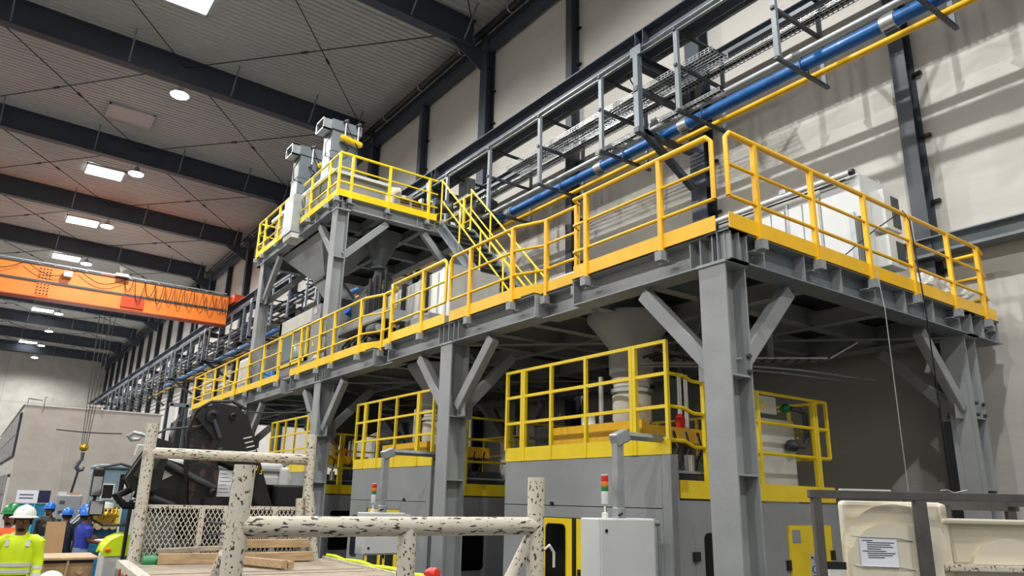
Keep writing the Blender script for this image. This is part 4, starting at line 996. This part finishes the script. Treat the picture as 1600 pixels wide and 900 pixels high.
MB().ttube([(1.15, 5.35, 3.08), (1.6, 5.9, 3.15), (2.6, 7.2, 3.35)], .012, 5).build('stay_cable', 'darksteel', TR, True)
# cab
c = B(.2, 2.28, 6.6, 8.4, .75, 2.42).build('cab', 'white', TR, bevel=.12)
B(.3, 2.0, 6.57, 6.6, 1.45, 2.2).build('rear_window', 'glassdark', c)
B(.2, 2.1, 6.55, 6.95, 2.38, 2.5).build('roof_visor', 'white', c, bevel=.04)
B(.19, .205, 7.0, 7.9, 1.5, 2.2).build('side_window', 'glassdark', c)
B(2.05, 2.2, 6.52, 6.6, 1.4, 2.45).build('cab_fairing', 'white', c, bevel=.04)
B(1.95, 2.35, 6.3, 6.5, 1.2, 2.2).build('exhaust_stack', 'black', TR, bevel=.03)
plate_y(6.5, 7.3, [(-.08, 1.28), (-.06, 1.36), (0, 1.44), (.1, 1.49), (.2, 1.5), (.2, 1.28)]).build('mud_guard', 'hivis', TR, bevel=.02)
MB().ball((-.03, 6.49, 1.335), .035, 1, .5, .7, 10, 6).build('indicator', 'amber', TR, True)
B(-.07, .2, 6.52, 7.28, .5, 1.27).build('wing', 'white', TR, bevel=.03)
for x in (.1, 1.95):
    for yy in (1.0, 2.2, 7.5):
        w = MB().cyl((x, yy, .5), (x+.26, yy, .5), .5, n=24).build('wheel', 'rubber', TR, True)
        MB().cyl((x-.01, yy, .5), (x+.27, yy, .5), .26, n=18).build('rim', 'galv', w, True)
B(.7, 1.55, .1, 8.2, .75, .95).build('chassis', 'darksteel', TR)
m1 = B(-.32, -.18, 6.9, 6.97, 1.98, 2.36).build('mirror', 'black', TR, bevel=.03)
B(-.305, -.195, 6.89, 6.9, 2.0, 2.24).build('glass', 'mirror', m1)
m1 = B(-.3, -.12, 6.9, 6.97, 1.74, 1.94).build('mirror', 'black', TR, bevel=.03)
B(-.285, -.14, 6.89, 6.9, 1.76, 1.92).build('glass', 'mirror', m1)
MB().ttube([(.25, 7.0, 2.35), (.0, 6.98, 2.42), (-.25, 6.95, 2.36), (-.25, 6.95, 1.7), (-.1, 6.98, 1.62), (.2, 7.0, 1.62)], .02, 6).build('mirror_arm', 'black', TR, True)
MB().ttube([(.2, 6.5, 1.95), (.15, 6.5, 1.95), (.15, 6.5, 1.2), (.2, 6.5, 1.2)], .022, 6).build('grab_rail', 'black', TR, True)
B(.2, .26, 6.2, 6.58, .9, 2.1).build('air_deflector', 'offwhite', TR, bevel=.02)
B(.25, .62, 5.3, 5.5, ZB, 1.45).build('tank', 'machine_dark', TR)
B(.3, .7, 6.2, 6.5, 1.3, 2.05).build('tool_box', 'galv', TR, bevel=.02)

def on_truck(name, p, q, w, h, lab, m='timber', cat='timber', group=None):
    # loose load in the truck's frame, placed in world space
    Mx = Matrix.Translation((1.28, 4.55, 0)) @ Matrix.Rotation(R(-3.5), 4, 'Z')
    a, b = Mx @ V(p), Mx @ V(q)
    o = MB().bar(a, b, w, h).build(name, m, None, bevel=.004, base=tuple((a+b)/2-V((0, 0, h/2))))
    return tag(o, lab, cat, group)
on_truck('timber_beam', (.3, 4.55, 1.36), (1.3, 4.5, 1.36), .1, .11, 'long pale timber beam lying across the truck bed by the mesh')
on_truck('timber_beam', (.3, 4.72, 1.43), (1.25, 4.68, 1.47), .14, .05, 'bowed grey board on top behind the pale timber beam', 'wood_bed')
on_truck('timber_beam', (1.05, 4.7, 1.5), (1.98, 4.75, 1.5), .14, .09, 'upper reddish timber beam beside the right head post')
on_truck('timber_beam', (1.2, 4.6, 1.36), (2.0, 4.6, 1.36), .14, .1, 'lower timber beam beside the right head post')
on_truck('timber_block', (1.0, 4.62, 1.52), (1.2, 4.55, 1.52), .14, .1, 'short timber block on the stacked boards')
on_truck('timber_beam', (1.05, 4.3, 1.36), (1.38, 3.55, 1.36), .075, .08, 'square timber pointing at the camera, left one of the pair')
on_truck('timber_beam', (1.15, 4.32, 1.35), (1.47, 3.6, 1.35), .075, .07, 'square timber pointing at the camera, right one of the pair')
Mx = Matrix.Translation((1.28, 4.55, 0)) @ Matrix.Rotation(R(-3.5), 4, 'Z')
for i, (a, b) in enumerate((((.8, 4.75, 1.74), (1.3, 4.7, 1.66)), ((.8, 4.75, 1.6), (1.25, 4.75, 1.6)))):
    tag(MB().ttube([Mx @ V(a), Mx @ (V(a).lerp(V(b), .5)+V((0, 0, .015))), Mx @ V(b)], .014, 6).build('bent_rod', 'darksteel', None, True), ['bent dark rod poking through the truck mesh, upper one', 'dark rod poking through the truck mesh, lower one'][i], 'rod')
tag(MB().cyl(Mx @ V((.16, 4.7, 1.31)), Mx @ V((.36, 4.7, 1.31)), .09, n=14).build('green_bottle', 'green', None, True), 'dark green container lying at the left head post', 'container')
s = thing('ratchet_strap', 'yellow strap with red buckle along the right edge of the truck bed', 'strap', tuple(Mx @ V((2.3, 2.5, ZB))))
MB().ttube([Mx @ V((2.3, q, ZB+.045+.012*math.sin(q*7))) for q in [.4+.3*i for i in range(16)]], .018, 6).build('webbing', 'hivis', s, True)
MB().lump(Mx @ V((2.28, 1.9, ZB+.09)), .07, .07, .05, 2, .3).build('buckle', 'red', s, True)

# ------------------------------------------------------------------ steel rack with fibreglass covers, right foreground
fw = V((math.sin(YAW), math.cos(YAW), 0)); rt = V((math.cos(YAW), -math.sin(YAW), 0))
RL = fw*5.6+rt*2.25
rk = thing('steel_rack', 'dark welded steel rack in the right foreground', 'rack', tuple(RL), -YAW, local=True)
B(-.03, 2.3, -.03, .03, 2.12, 2.18).build('top_bar', 'rackgrey', rk, bevel=.004)
B(1.3, 2.3, 1.17, 1.23, 2.06, 2.14).build('rear_bar', 'rackgrey', rk)
B(-.01, .05, -.03, .03, 0, 2.12).build('post', 'rackgrey', rk); B(.74, .82, -.03, .03, 0, 2.12).build('post', 'rackgrey', rk); B(2.2, 2.28, -.03, .03, 0, 2.12).build('post', 'rackgrey', rk)
for x in (1.62, 2.2): B(x, x+.07, 1.17, 1.23, 0, 2.1).build('post', 'rackgrey', rk)
for x in (2.2,): B(x, x+.06, .03, 1.17, 2.1, 2.15).build('end_bar', 'rackgrey', rk)
B(1.3, 2.25, 1.1, 1.15, 1.62, 1.68).build('rear_mid_bar', 'rackgrey', rk)
B(.05, .2, .0, .05, 1.63, 1.68).build('mid_bar', 'black', rk)
B(-.01, 2.25, .0, 1.2, .36, .42).build('shelf', 'rackgrey', rk)
def arch(x0, x1, z0, z1, n=14):
    r = (x1-x0)/2; c = (x0+x1)/2
    return [(x0, z0), (x1, z0)]+[(c+r*math.cos(math.pi*k/n), z1-r*.8+r*.8*math.sin(math.pi*k/n)) for k in range(n+1)]
cv = thing('fibreglass_cover', 'cream fibreglass cover with arched moulding and a taped paper sheet', 'cover', tuple(RL+fw*.1), -YAW, local=True)
B(.28, 1.06, .06, .16, .42, 2.11).build('shell', 'beige', cv, bevel=.03)
plate_y(.0, .08, arch(.29, .98, .42, 2.06)).build('moulding', 'beige', cv, bevel=.03)
plate_y(-.05, .05, arch(.29, .9, .42, 1.93)).build('inner_moulding', 'beige', cv, bevel=.03)
B(1.0, 1.05, .02, .1, .42, 2.1).build('rim', 'beige', cv, bevel=.02)
pp = B(.33, .6, -.062, -.054, 1.645, 1.85).build('paper_sheet', 'paper', cv)
for j in range(9):
    w = (.08, .2, .17, .19, .1, .17, .2, .18, .12)[j]; x = .345 if j in (0, 5) else .38
    B(x, min(.59, x+w), -.064, -.062, 1.828-j*.0145, 1.834-j*.0145).build('text_line', 'ink', pp)
for z in (1.86, 1.66): MB().ttube([(.28, -.05, z), (.33, -.065, z-.005), (.6, -.065, z-.01), (.72, -.055, z-.03)], .004, 5).build('wire', 'galv', cv)
cv = thing('fibreglass_cover', 'cream fibreglass tub with a wide lip at the right edge', 'cover', tuple(RL+fw*.15), -YAW, local=True)
frust(MB(), (1.04, 2.3, .0, .95, 1.97), (1.1, 2.3, .05, .9, 1.66)).build('upper_shell', 'beige', cv, bevel=.03)
B(1.0, 2.34, -.05, 1.0, 1.96, 1.99).build('upper_lip', 'beige', cv, bevel=.008)
frust(MB(), (1.08, 2.3, .04, .9, 1.64), (1.1, 2.3, .08, .85, .42)).build('lower_shell', 'beige', cv, bevel=.02)
B(.94, 2.34, -.1, 1.0, 1.63, 1.675).build('lower_lip', 'chipped', cv, bevel=.01)
plate_y(-.01, .05, arch(1.2, 1.75, 1.68, 1.86)).build('moulding', 'beige', cv, bevel=.02)
t = thing('striped_package', 'blue and white striped package on the rack shelf', 'package', tuple(RL+fw*.4), -YAW, local=True)
for k in range(4): B(.36, .5, .3, .5, .42+.3*k, .42+.3*k+.29).build('carton', ['blue', 'white'][k % 2], t)
tag(MB().ttube([RL+rt*x+V((0, 0, 2.19+.012*math.sin(x*40))) for x in (.95, 1.0, 1.05, 1.1, 1.15)], .005, 5).build('wire_scrap', 'galv', None, True), 'scrap of pale wire on top of the dark rack', 'wire')
tag(MB().bar(RL+rt*.25+fw*.1+V((0, 0, 2.188)), RL+rt*.62+fw*.1+V((0, 0, 2.188)), .05, .012).build('white_strip', 'offwhite', None), 'thin white strip lying on the dark rack bar', 'strip')

# ------------------------------------------------------------------ people
def hardhat(t, c, m):
    c = V(c)
    MB().lathe([(.135, 0), (.137, .03), (.125, .075), (.095, .115), (.05, .14), (.005, .148)], c, 20, .92, 1.12).build('hard_hat', m, t, True)
    h = MB().lathe([(.135, -.004), (.18, -.012), (.182, -.002), (.135, .012)], c+V((0, .012, 0)), 20, .92, 1.12).build('hat_brim', m, t, True)
    MB().ttube([c+V((0, -.12, .09)), c+V((0, -.05, .142)), c+V((0, .06, .142)), c+V((0, .13, .08))], .016, 6).build('hat_ridge', m, t, True)
def person(label, loc, rz, h=1.75, shirt='navy', pants='navy', hat='hatblue', arms=('down', 'down'), bands=False, vest=None, sleeve=1.0, group='workers'):
    t = thing('person', label, 'person', loc, rz, group, local=True)
    k = h/1.78; t.scale = (k, k, k)
    J = {'pel': (0, 0, .96), 'sp': (0, 0, 1.15), 'ch': (0, .01, 1.34), 'nk': (0, 0, 1.5), 'h0': (0, .02, 1.57), 'h1': (0, .025, 1.66), 'h2': (0, .01, 1.75)}
    E = [('pel', 'sp'), ('sp', 'ch'), ('ch', 'nk'), ('nk', 'h0'), ('h0', 'h1'), ('h1', 'h2')]
    RD = {'pel': .13, 'sp': .12, 'ch': .14, 'nk': .058, 'h0': .075, 'h1': .1, 'h2': .07}
    pose = {'down': ((.235, -.02, 1.16), (.25, .06, .92), (.25, .1, .84)), 'fwd': ((.23, .02, 1.17), (.17, .27, 1.12), (.14, .36, 1.12)),
            'lift': ((.24, .06, 1.18), (.2, .3, 1.25), (.18, .38, 1.28)), 'side': ((.29, -.02, 1.18), (.34, .05, .93), (.34, .09, .85))}
    arm = {}
    for s, nm in ((-1, arms[0]), (1, arms[1])):
        e, w, f = [V((p[0]*s, p[1], p[2])) for p in pose[nm]]
        sh = V((s*.185, 0, 1.43)); arm[s] = (sh, e, w, f)
        J['s%d' % s], J['e%d' % s], J['w%d' % s], J['p%d' % s] = sh, e, w, f
        RD['s%d' % s], RD['e%d' % s], RD['w%d' % s], RD['p%d' % s] = .065, .045, .032, .036
        E += [('ch', 's%d' % s), ('s%d' % s, 'e%d' % s), ('e%d' % s, 'w%d' % s), ('w%d' % s, 'p%d' % s)]
        d = (f-w).normalized(); sd = d.cross(V((s, 0, 0))); sd = sd.normalized() if sd.length > .1 else V((0, 1, 0))
        for q in range(4):
            o = sd*(q-1.5)*.021; a = f+o*.9+d*.03; ln = (.05, .06, .055, .042)[q]
            J['f%d%d' % (s, q)] = a; J['g%d%d' % (s, q)] = a+d*ln+V((-s*.012, 0, 0)); J['t%d%d' % (s, q)] = a+d*ln*1.6+V((-s*.03, 0, 0))
            for c in 'fgt': RD[c+'%d%d' % (s, q)] = .0095
            E += [('p%d' % s, 'f%d%d' % (s, q)), ('f%d%d' % (s, q), 'g%d%d' % (s, q)), ('g%d%d' % (s, q), 't%d%d' % (s, q))]
        J['u%d' % s] = w.lerp(f, .6)+sd*.045; J['v%d' % s] = f+sd*.065+V((-s*.015, 0, 0)); RD['u%d' % s] = .012; RD['v%d' % s] = .0095
        E += [('p%d' % s, 'u%d' % s), ('u%d' % s, 'v%d' % s)]
        for nm2, p, r in (('hip', (s*.1, 0, .9), .1), ('kn', (s*.11, .02, .5), .062), ('an', (s*.11, -.02, .09), .045), ('to', (s*.125, .14, .04), .035)):
            J[nm2+str(s)] = p; RD[nm2+str(s)] = r
        E += [('pel', 'hip%d' % s), ('hip%d' % s, 'kn%d' % s), ('kn%d' % s, 'an%d' % s), ('an%d' % s, 'to%d' % s)]
    keys = list(J); me = bpy.data.meshes.new('body')
    me.from_pydata([tuple(J[q]) for q in keys], [(keys.index(a), keys.index(b)) for a, b in E], [])
    o = bpy.data.objects.new('body', me); COL.objects.link(o); o.parent = t; me.materials.append(MATS['skin']); OFF[o.name] = (0, 0, 0)
    sk = o.modifiers.new('skin', 'SKIN'); sk.use_smooth_shade = True
    lay = me.skin_vertices[0].data if me.skin_vertices else None
    if lay is None:
        bm = bmesh.new(); bm.from_mesh(me); bm.verts.layers.skin.verify(); bm.to_mesh(me); bm.free(); lay = me.skin_vertices[0].data
    for i, q in enumerate(keys): lay[i].radius = (RD[q], RD[q]); lay[i].use_root = (q == 'pel')
    o.modifiers.new('sub', 'SUBSURF').levels = 1
    # clothes
    sh = MB().rings([((0, 0, .93), .185, .135), ((0, 0, 1.0), .19, .14), ((0, 0, 1.15), .185, .13), ((0, .0, 1.3), .205, .14), ((0, 0, 1.4), .185, .125), ((0, 0, 1.45), .15, .105), ((0, -.005, 1.5), .1, .08), ((0, -.005, 1.54), .072, .07)], 20)
    for s in (-1, 1):
        a, e, w, f = arm[s]
        if sleeve >= 1: sh.ttube([a+V((-s*.1, 0, .012)), a+V((-s*.03, 0, 0)), a+V((s*.01, 0, -.03)), a.lerp(e, .5), e, e.lerp(w, .5), w], [.06, .075, .08, .073, .066, .056, .046], 12)
        else: sh.ttube([a+V((-s*.1, 0, .012)), a+V((-s*.03, 0, 0)), a+V((s*.01, 0, -.03)), a.lerp(e, .75)], [.06, .075, .08, .075], 12)
    so = sh.build('shirt', shirt, t, True)
    tr = MB().rings([((0, 0, .84), .19, .14), ((0, 0, .95), .192, .145), ((0, 0, 1.02), .188, .14)], 20)
    for s in (-1, 1): tr.ttube([(s*.095, 0, .95), (s*.1, 0, .84), (s*.11, .02, .5), (s*.11, -.02, .08)], [.1, .108, .08, .066], 14)
    tr.build('trousers', pants, t, True)
    for s in (-1, 1): MB().ttube([(s*.115, -.09, .045), (s*.115, 0, .06), (s*.12, .1, .05), (s*.125, .18, .035)], [.04, .055, .05, .035], 10).build('boot', 'black', t, True)
    if vest:
        vo = MB().rings([((0, 0, .98), .2, .15), ((0, 0, 1.15), .196, .142), ((0, 0, 1.3), .212, .15), ((0, 0, 1.43), .19, .13), ((0, 0, 1.5), .13, .095)], 20).build('vest', vest, t, True)
        bands = True
    if bands:
        q = .012 if vest else .006
        for z in (1.04, 1.12): MB().rings([((0, 0, z), .191+q, .14+q), ((0, 0, z+.045), .189+q, .137+q)], 20).build('reflective_band', 'reflective', t, True)
        for s in (-1, 1):
            MB().bar((s*.115, .112+q, 1.36), (s*.115, .085+q, 1.44), .045, .012, up=(0, 1, 0)).build('shoulder_band', 'reflective', t)
            if sleeve >= 1:
                a, e, w, f = arm[s]
                for u in (.2, .55): MB().ttube([e.lerp(w, u), e.lerp(w, u+.17)], .068-.01*u, 12).build('sleeve_band', 'reflective', t, True)
    # face
    for s in (-1, 1):
        MB().ball((s*.035, .113, 1.665), .009, n=8, m=6).build('eye', 'offwhite', t, True)
        MB().ball((s*.035, .118, 1.665), .006, n=8, m=6).build('pupil', 'black', t, True)
        MB().ball((s*.1, .02, 1.65), .03, .4, .8, 1.2, 8, 6).build('ear', 'skin', t, True)
        MB().bar((s*.018, .12, 1.69), (s*.055, .112, 1.69), .012, .008).build('eyebrow', 'hair', t)
    MB().ttube([(0, .112, 1.675), (0, .14, 1.63), (0, .118, 1.615)], [.01, .018, .012], 8).build('nose', 'skin', t, True)
    MB().bar((-.028, .112, 1.585), (.028, .112, 1.585), .008, .008).build('mouth', 'lip', t)
    MB().ball((0, .055, 1.56), .06, .9, .8, .55, 12, 8).build('beard', 'hair', t, True)
    MB().lathe([(.1, 0), (.108, .04), (.11, .1)], (0, -.012, 1.62), 16, .95, 1.0).build('hair', 'hair', t, True)
    hardhat(t, (0, .01, 1.715), hat)
    return t
hp = person('person in yellow hi-vis shirt and white hard hat in the left foreground', (.72, 11.7, 0), R(165), 1.78, 'hivis', 'navy', 'hatwhite', ('down', 'side'), bands=True)
th = thing('spare_hard_hat', 'white hard hat carried low by the person in the yellow shirt', 'hard hat', (1.12, 11.5, .85))
MB().lathe([(.135, 0), (.137, .03), (.125, .075), (.095, .115), (.05, .14), (.005, .148)], (1.12, 11.5, .92), 20, 1.1, 1).build('shell', 'hatwhite', th, True)
MB().lathe([(.135, -.004), (.185, -.012), (.187, -.002), (.135, .012)], (1.12, 11.5, .92), 20, 1.1, 1).build('brim', 'hatwhite', th, True)
person('person in orange vest and green hard hat at the left edge', (.7, 14.2, 0), R(150), 1.76, 'offwhite', 'navy', 'hatgreen', ('fwd', 'down'), vest='hiorange')
person('person in blue T-shirt and jeans with blue hard hat by the workbench', (2.18, 18.0, 0), R(-70), 1.64, 'royal', 'jeans', 'hatblue', ('fwd', 'fwd'), sleeve=.5)
person('person in navy overalls with blue hard hat, back turned', (1.96, 19.2, 0), R(-20), 1.62, 'navy', 'navy', 'hatblue', ('fwd', 'fwd'))
person('person in navy half hidden behind the blue-shirted worker', (2.26, 18.9, 0), R(-60), 1.7, 'navy', 'navy', 'hatblue', ('fwd', 'down'))
person('person in dark clothes and blue hard hat beside the blue board', (1.81, 21.5, 0), R(150), 1.7, 'black', 'black', 'hatblue', ('lift', 'down'))
person('person in royal blue overalls standing high on the far machine steps', (3.25, 24.6, .9), R(160), 1.75, 'royal', 'royal', 'hatblue', ('down', 'fwd'))

# ------------------------------------------------------------------ boxes, benches and machines behind the truck
t = thing('cardboard_crate', 'large open cardboard crate with a pale lid behind the front worker', 'box', (1.4, 13.5, 0))
B(1.0, 1.78, 13.05, 13.9, .12, 1.03).build('carton', 'cardboard', t)
B(.92, 1.84, 12.98, 14.0, 1.08, 1.11).build('lid', 'timber', t)
B(1.0, 1.78, 13.05, 13.9, 1.03, 1.08).build('shadow_gap', 'black', t)
for x in (1.04, 1.74): B(x-.04, x+.04, 13.05, 13.9, 0, .12).build('skid', 'timber', t)
MB().bar((1.36, 13.03, .1), (1.45, 13.03, 1.07), .06, .03, up=(1, 0, 0)).build('batten', 'timber', t)
MB().cyl((1.62, 13.03, .92), (1.62, 13.05, .92), .05).build('patch', 'timber', t)
t = thing('cardboard_sheet', 'upright cardboard sheet leaning behind the crate', 'cardboard', (1.3, 13.2, 0))
MB().bar((1.46, 15.4, 0), (1.46, 15.7, 1.52), .3, .03, up=(0, 1, 0)).build('sheet', 'cardboard', t)
def bench(x, y, w, lab):
    t = thing('workbench', lab, 'workbench', (x, y, 0))
    B(x-w/2, x+w/2, y-.4, y+.4, .95, 1.02).build('top', 'bluemetal', t)
    for dx in (-w/2+.05, w/2-.05):
        for dy in (-.35, .35): B(x+dx-.04, x+dx+.04, y+dy-.04, y+dy+.04, 0, .95).build('leg', 'bluemetal', t)
    B(x-w/2, x+w/2, y-.38, y-.34, .5, .6).build('rail', 'bluemetal', t)
    B(x-w/2+.1, x+w/2-.1, y-.3, y+.3, .25, .3).build('shelf', 'bluemetal', t)
    return t
bench(1.75, 20.6, .9, 'blue steel workbench behind the person in navy')
bench(3.0, 18.6, 1.3, 'blue steel workbench in front of the blue-shirted worker')
for i, (x, y, s) in enumerate(((2.65, 18.4, .25), (3.0, 18.5, .2), (3.35, 18.7, .22))):
    tag(MB().lump((x, y, 1.04), s, s*.8, .04, i+20, .3).build('paper_pile', ['paper', 'offwhite', 'cardboard'][i], None, base=(x, y, 1.02)), ['white papers on the front workbench, left pile', 'papers on the front workbench, middle pile', 'brown wrapping on the front workbench, right pile'][i], 'paper')
t = thing('blue_board', 'blue steel board with a white and blue notice on top', 'notice board', (1.5, 22.5, 0))
B(1.16, 1.8, 22.5, 22.6, .3, 1.72).build('panel', 'bluemetal', t)
B(1.52, 1.56, 22.46, 22.5, .3, 1.72).build('mullion', 'cyanpanel', t)
B(1.12, 1.6, 22.45, 22.48, 1.74, 2.04).build('notice', 'paper', t)
B(1.58, 1.84, 22.44, 22.47, 1.74, 2.04).build('notice_corner', 'tintwindow', t)
for j in range(2): B(1.18, 1.48, 22.445, 22.45, 1.84+.08*j, 1.865+.08*j).build('text_line', 'ink', t)
for x in (1.18, 1.78): B(x-.03, x+.03, 22.5, 22.6, 0, .3).build('leg', 'bluemetal', t)
t = thing('grey_machine_cabinet', 'light grey machine cabinet in front of the pale building', 'cabinet', (3.0, 28, 0))
B(2.5, 3.2, 28, 28.7, 0, 1.92).build('body', 'machine', t, bevel=.04)
for z in (1.1, 1.35, 1.65): B(2.58, 2.72, 27.98, 28, z, z+.09).build('switch', 'ink', t)
B(2.52, 2.75, 28.1, 28.5, 1.92, 2.02).build('top_box', 'white', t); B(2.85, 3.1, 28.1, 28.5, 1.92, 1.99).build('top_box', 'cardboard', t)
t = thing('access_steps', 'grey steps with handrails by the far machine', 'stair', (3.1, 25, 0))
for k in range(5): B(2.6+.15*k, 2.75+.15*k, 24.3, 25.0, .17*k, .17*k+.18).build('step', 'galv', t)
B(3.2, 3.6, 24.2, 25.1, .78, .88).build('landing', 'galv', t)
for y in (24.3, 25.0):
    for hh in (.5, 1.0): MB().ttube([(2.6, y, hh+.1), (3.3, y, hh+.9), (3.7, y, hh+.9)], .025, 6).build('handrail', 'galv', t, True)
t = thing('blue_mobile_machine', 'blue-grey machine cab with yellow engine behind the truck mirrors', 'machine', (3.4, 22.5, 0))
B(2.75, 4.1, 22.2, 24.2, 0, 1.2).build('base', 'bluemetal', t)
c = B(2.85, 4.1, 22.4, 24.0, 1.62, 2.66).build('cab', 'greyblue', t, bevel=.08)
B(2.8, 4.2, 22.3, 24.1, 2.64, 2.74).build('cab_roof', 'greyblue', t, bevel=.04)
B(2.95, 3.25, 22.37, 22.4, 1.85, 2.25).build('window', 'offwhite', c); B(2.98, 3.22, 22.36, 22.372, 1.88, 2.22).build('pane', 'glassdark', c)
B(3.35, 3.9, 22.38, 22.4, 1.75, 2.5).build('window', 'glassdark', c)
MB().lump((3.15, 22.15, 1.4), .32, .22, .22, 31, .4).build('engine', 'brass', t, True)
B(3.3, 3.75, 22.0, 22.36, 1.22, 1.62).build('engine_cover', 'lemon', t, bevel=.03)
MB().lathe([(.18, 1.6), (.2, 1.64), (.17, 1.75), (.05, 1.79)], (3.1, 22.2, 0), 16).build('air_filter', 'offwhite', t, True)
for k in range(6): MB().cyl((2.8+.17*k, 21.95, 1.2), (2.8+.17*k, 22.1, 1.2), .085).build('roll', 'timber', t, True)
for k in range(5): MB().ttube([(2.9+.1*k, 21.95, 1.3), (2.92+.1*k, 21.9, 1.5), (2.95+.1*k, 22.05, 1.66)], .025, 6).build('pipe', 'brass', t, True)
for z in (.5, .9): B(2.75, 4.1, 22.15, 22.2, z, z+.08).build('rail', 'darksteel', t)
for x in (2.9, 3.6): B(x, x+.06, 22.12, 22.2, 0, 1.2).build('post', 'darksteel', t)
t = thing('blue_gearbox', 'blue steel gearbox on a grey bracket seen above the truck rail', 'gearbox', (4.3, 16, 2.6))
B(4.05, 4.55, 16, 16.5, 3.0, 3.5).build('housing', 'bluemetal', t, bevel=.03)
B(4.0, 4.6, 15.95, 16.55, 3.5, 3.53).build('lid', 'darksteel', t)
MB().cyl((4.3, 15.9, 3.15), (4.5, 15.85, 3.15), .1).build('motor', 'greyblue', t, True)
frust(MB(), (3.75, 4.05, 16, 16.5, 3.45), (3.65, 4.0, 16, 16.5, 2.9)).build('chute', 'offwhite', t)
for x in (4.1, 4.5): B(x-.04, x+.04, 16.2, 16.3, 0, 3.0).build('leg', 'greyblue', t)
t = thing('steel_portal', 'grey steel portal frame at the far end of the platform', 'frame', (7, 33, 0))
for x in (6.4, 7.0, 7.5): B(x-.06, x+.06, 33-.06, 33+.06, 0, 5.6).build('post', 'offwhite' if x == 6.4 else 'darksteel', t)
B(6.3, 8.4, 32.94, 33.06, 5.5, 5.65).build('beam', 'runway', t)
B(8.3, 8.42, 32.94, 33.06, 0, 5.5).build('post', 'runway', t)
for i, (x, w, h, m) in enumerate(((3.4, 1.6, 1.3, 'bluemetal'), (5.4, 1.4, 1.7, 'bluemetal'), (-1.5, 1.5, 1.2, 'greyblue'))):
    t = thing('pallet_stack', ['blue crate on a pallet behind the far machine', 'tall blue crate behind the truck cab', 'grey-blue crate at the far left'][i], 'crate', (x, 31, 0))
    B(x-w/2, x+w/2, 30.4, 31.6, .14, h).build('crate', m, t, bevel=.02)
    for k in range(3): B(x-w/2+k*(w-.1)/2, x-w/2+k*(w-.1)/2+.1, 30.4, 31.6, 0, .14).build('skid', 'timber', t)
